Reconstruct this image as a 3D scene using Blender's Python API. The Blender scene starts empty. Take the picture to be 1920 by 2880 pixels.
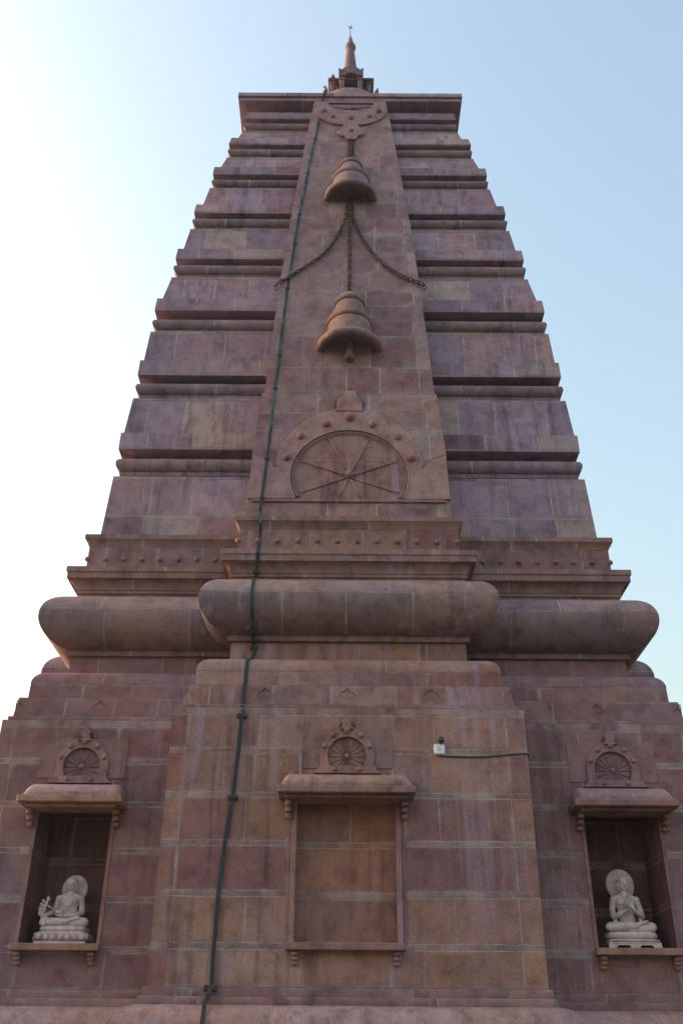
import bpy, math, random
from math import sin, cos, pi, radians
from mathutils import Vector, Matrix
random.seed(7)
sc = bpy.context.scene
COL = sc.collection

# ------------------------------------------------------------------ camera, sky, sun, exposure
cam = bpy.data.cameras.new('camera'); co = bpy.data.objects.new('camera', cam); COL.objects.link(co)
cam.sensor_fit = 'VERTICAL'; cam.sensor_height = 36.0; cam.sensor_width = 24.0
cam.lens = 33.64; cam.clip_start = 0.1; cam.clip_end = 5000
R_ = Vector((.9999728, -.00077616, .00733095)); U_ = Vector((-.00672634, -.50302839, .86424371)); F_ = Vector((-.00301688, .86426954, .50301995))
m3 = Matrix((R_, U_, -F_)).transposed()
co.matrix_world = Matrix.Translation((-.07, 0, 0)) @ m3.to_4x4()
sc.camera = co

SUN_EL, SUN_AZ = radians(15), radians(-73)        # behind the tower, to the left (azimuth from +Y towards +X)
w = bpy.data.worlds.new('World'); sc.world = w; w.use_nodes = True
nt = w.node_tree; bg = nt.nodes['Background']
sky = nt.nodes.new('ShaderNodeTexSky'); sky.sky_type = 'NISHITA'; sky.sun_disc = False
sky.sun_elevation = SUN_EL; sky.sun_rotation = SUN_AZ; sky.air_density = 1.7; sky.dust_density = 8; sky.ozone_density = 1.4; sky.altitude = 80
nt.links.new(sky.outputs[0], bg.inputs[0]); bg.inputs[1].default_value = 0.12
sd = Vector((sin(SUN_AZ) * cos(SUN_EL), cos(SUN_AZ) * cos(SUN_EL), sin(SUN_EL)))
sl = bpy.data.lights.new('sun', 'SUN'); sl.energy = 0.5; sl.angle = radians(10); sl.color = (1, .96, .91)
so = bpy.data.objects.new('sun', sl); COL.objects.link(so); so.rotation_euler = sd.to_track_quat('Z', 'Y').to_euler()
sc.view_settings.view_transform = 'Standard'; sc.view_settings.look = 'None'; sc.view_settings.gamma = 1
sc.view_settings.exposure = 2.15

# ------------------------------------------------------------------ materials
class NT:
    def __init__(s, name):
        s.m = bpy.data.materials.new(name); s.m.use_nodes = True; s.t = s.m.node_tree; s.b = s.t.nodes['Principled BSDF']
    def n(s, ty, **kw):
        d = s.t.nodes.new(ty)
        for k, v in kw.items():
            if k.startswith('i_'):
                key = k[2:]; d.inputs[int(key) if key.isdigit() else key].default_value = v
            else: setattr(d, k, v)
        return d
    def l(s, a, b): s.t.links.new(a, b)
    def mix(s, fac, a, b, blend='MIX'):
        d = s.t.nodes.new('ShaderNodeMix'); d.data_type = 'RGBA'; d.blend_type = blend
        for sock, v in ((d.inputs[0], fac), (d.inputs[6], a), (d.inputs[7], b)):
            if hasattr(v, 'links'): s.l(v, sock)
            else: sock.default_value = v if not isinstance(v, tuple) else (*v, 1)
        return d.outputs[2]
    def ramp(s, src, p0, p1, v0=0., v1=1.):
        d = s.n('ShaderNodeMapRange'); d.inputs[1].default_value = p0; d.inputs[2].default_value = p1
        d.inputs[3].default_value = v0; d.inputs[4].default_value = v1; s.l(src, d.inputs[0]); return d.outputs[0]
    def noise(s, co_, scale, detail=4, rough=.55, vec=None):
        d = s.n('ShaderNodeTexNoise', i_Scale=scale, i_Detail=detail, i_Roughness=rough)
        if vec is not None:
            mp = s.n('ShaderNodeMapping'); mp.inputs['Scale'].default_value = vec; s.l(co_, mp.inputs[0]); s.l(mp.outputs[0], d.inputs[0])
        else: s.l(co_, d.inputs[0])
        return d.outputs[0]
    def mul(s, a, b, op='MULTIPLY'):
        d = s.n('ShaderNodeMath', operation=op)
        for i, v in enumerate((a, b)):
            if hasattr(v, 'links'): s.l(v, d.inputs[i])
            else: d.inputs[i].default_value = v
        return d.outputs[0]

def stone_mat():
    k = NT('sandstone'); co_ = k.n('ShaderNodeNewGeometry').outputs['Position']
    tint = k.n('ShaderNodeAttribute', attribute_name='tint').outputs['Color']
    mort = k.n('ShaderNodeAttribute', attribute_name='mortar').outputs['Fac']
    big = k.noise(co_, 1.1, 5, .6); mid = k.noise(co_, 3.8, 6, .68); fine = k.noise(co_, 70, 3, .6); patch = k.noise(co_, .75, 6, .72)
    c = k.mix(k.ramp(big, .40, .66, 0, .65), tint, k.mix(1.0, tint, (1.16, .95, .72), 'MULTIPLY'))
    c = k.mix(k.ramp(patch, .52, .64, 0, .8), c, k.mix(1.0, tint, (.86, .90, 1.12), 'MULTIPLY'))
    c = k.mix(k.ramp(mid, .48, .70, 0, .85), c, k.mix(1.0, tint, (.54, .47, .50), 'MULTIPLY'))
    c = k.mix(k.ramp(mid, .46, .28, 0, .6), c, k.mix(1.0, tint, (1.32, 1.30, 1.28), 'MULTIPLY'))
    # vertical rain streaks, dark and pale
    st = k.noise(co_, 1.0, 5, .6, (6.5, 6.5, .45)); reg = k.noise(co_, .55, 2, .5, (1, 1, .6))
    c = k.mix(k.mul(k.ramp(st, .52, .64, 0, .7), k.ramp(reg, .44, .58)), c, k.mix(1.0, c, (.52, .46, .52), 'MULTIPLY'))
    st2 = k.noise(co_, 1.0, 5, .65, (7, 7, .35)); reg2 = k.noise(co_, .7, 2, .5, (1, 1, .4))
    c = k.mix(k.mul(k.ramp(st2, .52, .64, 0, .42), k.ramp(reg2, .50, .60)), c, (.36, .31, .37))
    # pale lilac run-off on the right of the central bay
    sx = k.n('ShaderNodeSeparateXYZ'); k.l(co_, sx.inputs[0]); X, Y, Zc = sx.outputs
    def band_(v, a, b, c_, d): return k.mul(k.ramp(v, a, b), k.ramp(v, c_, d, 1., 0.))
    reg3 = k.mul(k.mul(band_(X, .95, 1.35, 1.75, 2.1), band_(Zc, .9, 2.0, 4.3, 5.0)), k.ramp(Y, 12.2, 12.25, 1., 0.))
    st3 = k.noise(co_, 1.0, 6, .68, (6, 6, .22)); c = k.mix(k.mul(k.ramp(st3, .42, .64, 0, .6), reg3), c, (.35, .30, .345))
    # sooty bloom
    bl = k.noise(co_, .9, 6, .7); c = k.mix(k.ramp(bl, .54, .72, 0, .6), c, k.mix(1.0, c, (.60, .60, .64), 'MULTIPLY'))
    sp = k.ramp(fine, .3, .7, .74, 1.26)
    c = k.mix(1.0, c, (1.06, .945, 1.12), 'MULTIPLY')
    cs = k.n('ShaderNodeVectorMath', operation='SCALE'); k.l(c, cs.inputs[0]); k.l(sp, cs.inputs[3])
    ed = k.n('ShaderNodeAttribute', attribute_name='edge').outputs['Fac']
    c2_ = k.mix(k.mul(k.mul(ed, ed), k.ramp(k.noise(co_, 2.6, 5, .7), .40, .62, 0, .55)), cs.outputs[0], (.44, .355, .36))
    c2_ = k.mix(k.mul(ed, k.ramp(k.noise(co_, 2.1, 5, .7), .55, .42, 0, .35)), c2_, (.10, .06, .055))
    # white lime flecks
    v = k.noise(co_, 26, 2, .5); c = k.mix(k.ramp(v, .735, .77, 0, .5), c2_, (.5, .46, .45))
    # pale pointing in the joints, broken up
    mn = k.ramp(k.noise(co_, 6, 5, .7), .38, .60, .16, .85)
    c = k.mix(k.mul(mort, mn), c, (.54, .44, .44))
    k.l(c, k.b.inputs['Base Color']); k.b.inputs['Roughness'].default_value = .82
    k.b.inputs['Specular IOR Level'].default_value = .25
    bp = k.n('ShaderNodeBump'); bp.inputs['Strength'].default_value = .6; bp.inputs['Distance'].default_value = .018
    hh = k.mul(k.mul(fine, .35), k.noise(co_, 11, 4, .6), 'ADD'); k.l(hh, bp.inputs['Height']); k.l(bp.outputs[0], k.b.inputs['Normal'])
    return k.m
STONE = stone_mat()

def simple_mat(name, c1, c2, scale=20, rough=.7, metal=0., bump=.2, p=(.4, .6), vec=None, zfade=None):
    k = NT(name); co_ = k.n('ShaderNodeNewGeometry').outputs['Position']
    n1 = k.noise(co_, scale, 5, .6, vec)
    fa = k.ramp(n1, *p)
    if zfade:
        sz = k.n('ShaderNodeSeparateXYZ'); k.l(co_, sz.inputs[0]); fa = k.mul(fa, k.ramp(sz.outputs[2], zfade[0], zfade[1], .12, 1.))
    k.l(k.mix(fa, c1, c2), k.b.inputs['Base Color'])
    k.b.inputs['Roughness'].default_value = rough; k.b.inputs['Metallic'].default_value = metal
    bp = k.n('ShaderNodeBump'); bp.inputs['Strength'].default_value = bump; bp.inputs['Distance'].default_value = .004
    k.l(k.noise(co_, scale * 4, 4), bp.inputs['Height']); k.l(bp.outputs[0], k.b.inputs['Normal'])
    return k.m
STATUE = simple_mat('pale_sandstone', (.66, .51, .51), (.46, .35, .35), 9, .8, 0, .35)
COPPER = simple_mat('weathered_copper', (.020, .022, .030), (.058, .115, .13), 1.0, .6, .2, .2, (.52, .60), (9, 9, 2.2), (2.8, 4.2))
IRON = simple_mat('dark_iron', (.028, .022, .022), (.05, .035, .03), 12, .7)
BLACK = simple_mat('black_plastic', (.012, .012, .013), (.018, .018, .019), 30, .35, 0, .05)
WHITE = simple_mat('white_plastic', (.78, .80, .83), (.70, .72, .75), 14, .4, 0, .05)
GLASS = simple_mat('lens_glass', (.01, .012, .02), (.02, .02, .03), 10, .08, 0, 0)
GROUND = simple_mat('dark_ground', (.055, .060, .035), (.09, .08, .06), 1.5, .85, 0, .3)  # unseen ground, darkened to weaken light bounced onto the undersides

# ------------------------------------------------------------------ mesh builder
PAL_LOW = [(.300, .178, .138), (.262, .150, .120), (.285, .185, .138), (.232, .140, .128), (.330, .212, .160), (.255, .128, .105), (.238, .160, .140), (.310, .190, .125), (.200, .100, .090), (.325, .225, .170), (.245, .165, .155)]
PAL_UP = [(.320, .250, .280), (.285, .220, .250), (.350, .275, .290), (.300, .205, .225), (.310, .255, .290), (.345, .250, .245), (.270, .210, .240), (.235, .150, .165), (.355, .300, .260), (.250, .205, .245)]  # upper stone: weathering plus a pale bluish veil put into the colour
PAL_C = []
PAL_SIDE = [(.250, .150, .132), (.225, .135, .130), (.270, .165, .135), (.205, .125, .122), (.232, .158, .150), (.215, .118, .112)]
def pick(pal):
    c = random.choice(pal); k = random.uniform(.90, 1.10); m_ = [sum(q[i] for q in pal) / len(pal) for i in range(3)]
    f = random.uniform(.45, .95) if pal in (PAL_LOW, PAL_SIDE, PAL_C) else random.uniform(.6, 1.05)
    return tuple((m_[i] + (c[i] - m_[i]) * f) * k for i in range(3))

class MB:
    def __init__(s): s.v = []; s.f = []; s.c = []; s.m = []; s.s = []; s.e = {}
    def add(s, verts, faces, col=(.27, .16, .13), mort=0., smooth=False, T=None):
        o = len(s.v)
        s.v += [tuple(T(p)) if T else tuple(p) for p in verts]
        for q in faces:
            s.f.append(tuple(o + i for i in q)); s.c.append(col); s.m.append(mort); s.s.append(smooth)
    def box(s, lo, hi, col=None, bev=.006, T=None):
        col = col or pick(PAL_LOW)
        bev = min(bev, *(abs(hi[i] - lo[i]) * .45 for i in range(3)))
        vs = []; idx = {}
        for ix in (0, 1):
            for iy in (0, 1):
                for iz in (0, 1):
                    P = [(lo, hi)[ix][0], (lo, hi)[iy][1], (lo, hi)[iz][2]]; sg = [1 if i == 0 else -1 for i in (ix, iy, iz)]
                    for a in range(3):
                        q = list(P)
                        for b in range(3):
                            if b != a: q[b] += sg[b] * bev
                        idx[(ix, iy, iz, a)] = len(vs); vs.append(q)
        g = lambda x, y, z, a: idx[(x, y, z, a)]
        F = []
        for x in (0, 1): F.append([g(x, 0, 0, 0), g(x, 1, 0, 0), g(x, 1, 1, 0), g(x, 0, 1, 0)][::(-1 if x == 0 else 1)])
        for y in (0, 1): F.append([g(0, y, 0, 1), g(1, y, 0, 1), g(1, y, 1, 1), g(0, y, 1, 1)][::(1 if y == 0 else -1)])
        for z in (0, 1): F.append([g(0, 0, z, 2), g(1, 0, z, 2), g(1, 1, z, 2), g(0, 1, z, 2)][::(-1 if z == 0 else 1)])
        for p in (0, 1):
            for q in (0, 1):
                F.append([g(0, p, q, 1), g(1, p, q, 1), g(1, p, q, 2), g(0, p, q, 2)])
                F.append([g(p, 0, q, 0), g(p, 1, q, 0), g(p, 1, q, 2), g(p, 0, q, 2)])
                F.append([g(p, q, 0, 0), g(p, q, 1, 0), g(p, q, 1, 1), g(p, q, 0, 1)])
        for x in (0, 1):
            for y in (0, 1):
                for z in (0, 1): F.append([g(x, y, z, 0), g(x, y, z, 1), g(x, y, z, 2)])
        cx = [(lo[i] + hi[i]) / 2 for i in range(3)]; out = []
        for fc in F:
            a, b, c = (Vector(vs[fc[i]]) for i in (0, 1, 2)); n = (b - a).cross(c - b)
            mid = sum((Vector(vs[i]) for i in fc), Vector()) / len(fc) - Vector(cx)
            out.append(fc if n.dot(mid) > 0 else fc[::-1])
        s.add(vs, out, col, T=T)
    def lathe(s, prof, c, seg=40, col=None, a0=0., a1=2 * pi, T=None, smooth=True):
        col = col or pick(PAL_LOW); full = abs(a1 - a0 - 2 * pi) < 1e-6; n = seg if full else seg + 1
        vs = [(c[0] + r * cos(a0 + (a1 - a0) * i / seg), c[1] + r * sin(a0 + (a1 - a0) * i / seg), c[2] + z) for r, z in prof for i in range(n)]
        F = []
        for k in range(len(prof) - 1):
            for i in range(seg):
                j = (i + 1) % n
                F.append((k * n + i, k * n + j, (k + 1) * n + j, (k + 1) * n + i))
        s.add(vs, F, col, smooth=smooth, T=T)
    def ball(s, c, r, col=None, seg=12, rings=8, T=None, sc_=(1, 1, 1)):
        col = col or pick(PAL_LOW)
        vs = [(c[0] + sc_[0] * r * sin(pi * k / rings) * cos(2 * pi * i / seg), c[1] + sc_[1] * r * sin(pi * k / rings) * sin(2 * pi * i / seg), c[2] - sc_[2] * r * cos(pi * k / rings)) for k in range(rings + 1) for i in range(seg)]
        F = [(k * seg + i, k * seg + (i + 1) % seg, (k + 1) * seg + (i + 1) % seg, (k + 1) * seg + i) for k in range(rings) for i in range(seg)]
        s.add(vs, F, col, smooth=True, T=T)
    def tube(s, pts, r, col=None, seg=8, T=None, closed=False, cap=True, flat=None):
        col = col or pick(PAL_LOW); P = [Vector(p) for p in pts]; n = len(P); vs = []
        rr = r if isinstance(r, (list, tuple)) else [r] * n
        for i, p in enumerate(P):
            a = P[(i - 1) % n] if (closed or i) else p; b = P[(i + 1) % n] if (closed or i < n - 1) else p
            t = (b - a).normalized(); up = Vector((0, 0, 1)) if abs(t.z) < .9 else Vector((0, 1, 0))
            if flat is not None: up = Vector(flat)
            x = t.cross(up).normalized(); y = x.cross(t)
            for k in range(seg): vs.append(p + x * cos(2 * pi * k / seg) * rr[i] + y * sin(2 * pi * k / seg) * rr[i])
        F = []
        for i in range(n if closed else n - 1):
            j = (i + 1) % n
            for k in range(seg): F.append((i * seg + k, i * seg + (k + 1) % seg, j * seg + (k + 1) % seg, j * seg + k))
        if cap and not closed: F += [tuple(range(seg))[::-1], tuple((n - 1) * seg + k for k in range(seg))]
        s.add(vs, F, col, smooth=True, T=T)
    def extrude(s, poly, h, col=None, T=None, base=0., chamfer=.0):
        """poly: (x, z) outline, counter-clockwise seen from outside; extruded along the third coordinate from base to h"""
        col = col or pick(PAL_LOW); n = len(poly)
        vs = [(x, z, base) for x, z in poly] + [(x, z, h) for x, z in poly]
        F = [(i, (i + 1) % n, n + (i + 1) % n, n + i) for i in range(n)] + [tuple(n + i for i in range(n))]
        s.add(vs, F, col, T=T)
    def build(s, name, parent=None, mat=None, kind=None, label=None):
        me = bpy.data.meshes.new(name); me.from_pydata(s.v, [], s.f); me.validate(clean_customdata=False)
        if len(me.polygons) == len(s.f):
            a = me.attributes.new('tint', 'FLOAT_COLOR', 'FACE'); a.data.foreach_set('color', [x for c in s.c for x in (*c, 1.)])
            b = me.attributes.new('mortar', 'FLOAT', 'FACE'); b.data.foreach_set('value', s.m)
            me.polygons.foreach_set('use_smooth', s.s)
            if s.e:
                ev = [0.] * len(s.v)
                for i_, v_ in s.e.items(): ev[i_] = v_
                me.attributes.new('edge', 'FLOAT', 'POINT').data.foreach_set('value', ev)
        else: print('WARN face count', name, len(me.polygons), len(s.f))
        me.materials.append(mat or STONE)
        o = bpy.data.objects.new(name, me); COL.objects.link(o)
        if parent is not None:
            o.parent = parent; o.matrix_parent_inverse = parent.matrix_world.inverted() if parent.type == 'EMPTY' else Matrix.Identity(4)
        if kind: o['kind'] = kind
        if label: o['label'] = label
        return o

def thing(name, label, cat, group=None, loc=(0, 0, 0)):
    o = bpy.data.objects.new(name, None); COL.objects.link(o); o.location = loc; o['label'] = label; o['category'] = cat
    o.empty_display_size = .2
    if group: o['group'] = group
    bpy.context.view_layer.update()
    return o
def tag(o, label, cat, group=None):
    o['label'] = label; o['category'] = cat
    if group: o['group'] = group
    return o

# ------------------------------------------------------------------ the ground
YC = 17.24; GZ = -1.6
g = MB(); g.add([(-2500, -2500, GZ), (2500, -2500, GZ), (2500, 2500, GZ), (-2500, 2500, GZ)], [(0, 1, 2, 3)], (.3, .24, .2))
g.build('ground', None, GROUND, 'structure')

# ------------------------------------------------------------------ tower
TOWER = thing('temple_tower', 'tall tapering temple tower of purple brown sandstone blocks with carved bells and wheels', 'temple', loc=(0, YC, GZ))
# side transforms: local (s, o, z): s along the wall to the right, o outwards from the axis
def SIDE(k):
    def f(p):
        x, y = p[0], -p[1]
        for _ in range(k): x, y = -y, x
        return (x, YC + y, p[2])
    return f
MW, REC = .0062, .006

def course(mb, rows, joints, T, pal, tj=True, bj=True, mode='s', jw=MW, jl=False, jr=False, tint=None, mstr=None, rec=REC):
    """rows bottom to top: (o, z, e0, e1). mode 's' straight, 'rl'/'rr' returns facing -s / +s where o is the |s| of the face"""
    n = len(rows); R = []
    if rows[0][1] > 7: jw *= 1.6
    nm = []
    for i in range(n):
        a = rows[max(i - 1, 0)]; b = rows[min(i + 1, n - 1)]
        t = Vector((b[0] - a[0], b[1] - a[1]));
        t = t.normalized() if t.length > 1e-9 else Vector((0, 1)); nm.append((t.y, -t.x))
    def lerp(a, b, f): return tuple(a[i] + (b[i] - a[i]) * f for i in range(4))
    def seg(a, b): return max(math.hypot(b[0] - a[0], b[1] - a[1]), 1e-6)
    full = []
    HA = .045 * (1.5 if rows[0][1] > 7 else 1)
    for i, r in enumerate(rows): full.append((r, 0., nm[i], False, 0.))
    tall = seg(rows[0], rows[1]) > 3 * (HA + jw) and n == 2
    if bj:
        f = min(jw / seg(rows[0], rows[1]), .4); full = [(rows[0], -rec, nm[0], True, 1.), (lerp(rows[0], rows[1], f), 0., nm[0], False, 1.)] + ([(lerp(rows[0], rows[1], (jw + HA) / seg(rows[0], rows[1])), 0., nm[0], False, 0.)] if tall else []) + full[1:]
    if tj:
        f = min(jw / seg(rows[-2], rows[-1]), .4); full = full[:-1] + ([(lerp(rows[-1], rows[-2], (jw + HA) / seg(rows[-2], rows[-1])), 0., nm[-1], False, 0.)] if tall else []) + [(lerp(rows[-1], rows[-2], f), 0., nm[-1], False, 1.), (rows[-1], -rec, nm[-1], True, 1.)]
    js = [j for j in sorted(joints)]
    J = [None] + js + [None]; jw0 = jw
    for ci in range(len(J) - 1):
        jL, jR = J[ci], J[ci + 1]; jw = jw0 * random.uniform(.55, 1.35)
        cols = []
        b0_ = jL if jL is not None else rows[0][2]; b1_ = jR if jR is not None else rows[0][3]; wide = b1_ - b0_ > 3 * (HA + jw)
        if jL is not None or jl: cols += [('L', 0., True, 1.), ('L', jw, False, 1.)] + ([('L', jw + HA, False, 0.)] if wide else [])
        else: cols += [('L', 0., False, 0.)]
        if jR is not None or jr: cols += ([('R', -jw - HA, False, 0.)] if wide else []) + [('R', -jw, False, 1.), ('R', 0., True, 1.)]
        else: cols += [('R', 0., False, 0.)]
        vs = []; nc = len(cols)
        es = []
        for (r, off, nn, isr, er) in full:
            o, z, e0, e1 = r
            for side, d, cr, ec in cols:
                es.append(max(er, ec))
                base = (jL if jL is not None else e0) if side == 'L' else (jR if jR is not None else e1)
                oo = min(off, -rec if cr else 0.)
                po = o + oo * nn[0]; pz = z + oo * nn[1]; s_ = base + d
                if mode == 's': vs.append((s_, po, pz))
                elif mode == 'rl': vs.append((-po, s_, pz))
                else: vs.append((po, s_, pz))
        col = tint or pick(pal); ms = mstr if mstr is not None else random.choice((.35, .7, 1., 1., 1.))
        FA = []; FM = []
        for i in range(len(full) - 1):
            for j in range(nc - 1):
                q = (i * nc + j, i * nc + j + 1, (i + 1) * nc + j + 1, (i + 1) * nc + j)
                if mode == 'rr': q = q[::-1]
                isM = full[i][3] or full[i + 1][3] or cols[j][2] or cols[j + 1][2]
                (FM if isM else FA).append(q)
        o = len(mb.v)
        for i_, e_ in enumerate(es):
            if e_: mb.e[o + i_] = e_
        mb.v += [tuple(T(p)) for p in vs]
        for q in FA: mb.f.append(tuple(o + a for a in q)); mb.c.append(col); mb.m.append(0.); mb.s.append(False)
        for q in FM: mb.f.append(tuple(o + a for a in q)); mb.c.append(col); mb.m.append(ms); mb.s.append(False)

def rjoints(a, b, step, ph=None):
    if not step: return []
    out = []; x = a + step * (ph if ph is not None else random.uniform(.3, .9))
    while x < b - step * .3:
        out.append(x); x += step * random.uniform(.75, 1.25)
    return out

def ring_course(mb, prof, sides=(0, 1, 2, 3), step=.75, pal=PAL_LOW, tj=True, bj=True, cross=None, sj=None, palc=None, holes=None, jC=None, jS=None, tint=None, mstr=None):
    """prof: [(w,z)] bottom to top; cross=(R, db): central bay stands R proud and its half width is w-db"""
    for k in sides:
        T = SIDE(k)
        if cross is None:
            W = min(p[0] for p in prof)
            course(mb, [(p[0], p[1], -p[0], p[0]) for p in prof], (jS if (jS is not None and k == 0) else (rjoints(-W, W, step) if step else [])), T, pal, tj, bj, tint=tint, mstr=mstr)
            continue
        R, db = cross; W = min(p[0] for p in prof)
        b = lambda w_: w_ - db
        js = jS if (jS is not None and k == 0) else None
        for sg in (-1, 1):
            if js is not None: jj = sorted(sg * j for j in js)
            else: jj = rjoints(-W, -b(W), step) if sg < 0 else rjoints(b(W), W, step)
            if not step: jj = []
            rows = [(p[0], p[1], -p[0], -b(p[0])) if sg < 0 else (p[0], p[1], b(p[0]), p[0]) for p in prof]
            if holes and k in holes:
                h0, h1 = holes[k]
                a0, a1 = (-h1, -h0) if sg < 0 else (h0, h1)
                course(mb, [(r[0], r[1], r[2], a0) for r in rows], [j for j in jj if j < a0 - .1], T, pal, tj, bj, jr=False)
                course(mb, [(r[0], r[1], a1, r[3]) for r in rows], [j for j in jj if j > a1 + .1], T, pal, tj, bj, jl=False)
            else:
                course(mb, rows, jj, T, pal, tj, bj, tint=tint, mstr=mstr)
        jc = jC if (jC is not None and k == 0) else (rjoints(-b(W), b(W), step) if step else [])
        rowsC = [(p[0] + R, p[1], -b(p[0]), b(p[0])) for p in prof]
        pc = palc or pal
        if holes and k in holes and 'c' in holes:
            h = holes['c']
            course(mb, [(r[0], r[1], r[2], h[0]) for r in rowsC], [j for j in jc if j < h[0] - .05], T, pc, tj, bj)
            course(mb, [(r[0], r[1], h[1], r[3]) for r in rowsC], [j for j in jc if j > h[1] + .05], T, pc, tj, bj)
        else:
            course(mb, rowsC, jc, T, pc, tj, bj, tint=tint, mstr=mstr)
        for md in ('rl', 'rr'):
            course(mb, [(b(p[0]), p[1], p[0], p[0] + R) for p in prof], [], T, pal, tj, bj, mode=md, tint=tint, mstr=mstr)

def ledge(mb, w0, z0, w1, z1, **kw):
    kw.setdefault('step', 0); ring_course(mb, [(w0, z0), (w1, z1)], tj=False, bj=False, **kw)

X1 = (.57, 2.395); X2 = (.61, 2.40)
# --- lower walls
mb = MB()
for a, b_ in ((-1.6, -.9), (-.9, -.3)): ring_course(mb, [(4.98, a), (4.98, b_)], cross=X1, step=1.1)
ledge(mb, 4.98, -.3, 4.7, -.3, cross=X1)
ring_course(mb, [(4.70, -.3), (4.70, 0.)], cross=X1, step=1.)
courses = [.785, 1.18, 1.25, 1.75, 1.815, 2.325, 2.39, 2.90, 2.965, 3.455, 3.52, 3.95, 4.045]
jc = {0: [-2.05, -.556, .502, 2.0], 1: [-1.87, .9, 1.95], 2: [-2.05, -1.2, -.70, .65, 1.25, 2.0], 3: [-1.95, -.7, .65, 1.4, 1.86],
      4: [-2.05, -.72, .68, 2.01], 5: [-1.95, -.5, .6, 1.9], 6: [-2.05, -1.26, -.7, .7, 1.12, 2.01], 7: [-1.96, -.7, .7, 2.03],
      8: [-2.05, -1.176, -.6, .555, 1.011, 2.02], 9: [-2.05, -.6, .56, 2.02], 10: [-2.05, -1.135, -.6, .564, 1.084, 2.02], 11: [-1.9, -.8, 1.2, 2.05]}
js_ = {0: [2.9, 3.95, 4.4], 1: [2.6, 3.9, 4.45], 2: [3.0, 4.0, 4.5], 3: [2.8, 4.2], 4: [3.0, 4.0, 4.48], 5: [2.9, 4.1], 6: [3.0, 4.02, 4.45], 7: [2.7, 4.3],
       8: [3.06, 3.88, 4.43], 9: [3.06, 3.88, 4.5], 10: [3.07, 3.89, 4.46], 11: [2.9, 4.2]}
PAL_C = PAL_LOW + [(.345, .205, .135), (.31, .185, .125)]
for i in range(12):
    z0, z1 = courses[i], courses[i + 1]
    hol = {0: (3.02, 3.96), 'c': (-.63, .60)} if 2 <= i <= 7 else None
    if i == 7: hol = {0: (3.02, 3.96), 'c': (-.63, .60)}
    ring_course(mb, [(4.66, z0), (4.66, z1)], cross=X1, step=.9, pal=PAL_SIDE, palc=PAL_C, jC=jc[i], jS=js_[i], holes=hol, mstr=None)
ledge(mb, 4.66, 4.045, 4.61, 4.045, cross=X1)
ring_course(mb, [(4.61, 4.045), (4.61, 4.11)], cross=X1, step=1.0, bj=False, pal=PAL_SIDE)
ledge(mb, 4.61, 4.11, 4.56, 4.11, cross=X1)
mb.build('wall', TOWER)

# --- base torus and fillets
def arc(cw, cz, rx, rz, a0, a1, n): return [(cw + rx * cos(radians(a0 + (a1 - a0) * i / n)), cz + rz * sin(radians(a0 + (a1 - a0) * i / n))) for i in range(n + 1)]
mb = MB()
ring_course(mb, arc(4.70, .30, .31, .31, -90, 90, 28), cross=X1, step=.95, pal=[(.33, .235, .205), (.30, .215, .19), (.345, .24, .20), (.315, .235, .21)])
ring_course(mb, [(4.74, .61), (4.735, .69)], cross=X1, step=1.3, bj=False, pal=PAL_SIDE)
ledge(mb, 4.735, .69, 4.70, .69, cross=X1)
ring_course(mb, [(4.70, .69), (4.695, .785)], cross=X1, step=1.3, bj=False, pal=PAL_SIDE)
ledge(mb, 4.695, .785, 4.65, .785, cross=X1)
mb.build('base_moulding', TOWER)

# --- parapet with rounded cap
mb = MB()
HJ = [-2.02, -.75, -.15, .62, 1.55, 1.98]
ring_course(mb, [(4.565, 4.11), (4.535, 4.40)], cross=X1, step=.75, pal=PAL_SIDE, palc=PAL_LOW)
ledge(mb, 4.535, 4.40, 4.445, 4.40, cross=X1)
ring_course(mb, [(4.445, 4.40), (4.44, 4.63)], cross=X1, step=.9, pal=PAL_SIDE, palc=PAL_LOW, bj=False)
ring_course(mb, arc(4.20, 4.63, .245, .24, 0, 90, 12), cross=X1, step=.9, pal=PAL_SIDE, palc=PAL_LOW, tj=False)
ledge(mb, 4.20, 4.87, 4.0, 4.87, cross=X1)
par = mb.build('parapet', TOWER)

# --- neck
mb = MB()
ring_course(mb, [(4.055, 4.87), (4.05, 5.19)], cross=X2, step=.9, pal=PAL_SIDE, palc=PAL_LOW, bj=False)
mb.build('neck', TOWER)

# --- great torus
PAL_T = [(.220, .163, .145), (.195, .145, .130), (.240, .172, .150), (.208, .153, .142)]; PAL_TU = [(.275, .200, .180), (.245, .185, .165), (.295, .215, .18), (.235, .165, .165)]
mb = MB()
ledge(mb, 4.05, 5.19, 4.11, 5.19, cross=X2)
ring_course(mb, [(4.11, 5.19), (4.11, 5.27)], cross=X2, step=1.1, tj=False, bj=False, pal=PAL_T)
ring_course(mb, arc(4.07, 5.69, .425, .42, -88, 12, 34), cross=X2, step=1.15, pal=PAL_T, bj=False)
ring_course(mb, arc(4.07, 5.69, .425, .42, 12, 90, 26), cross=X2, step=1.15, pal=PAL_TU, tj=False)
mb.build('torus_moulding', TOWER)

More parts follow.
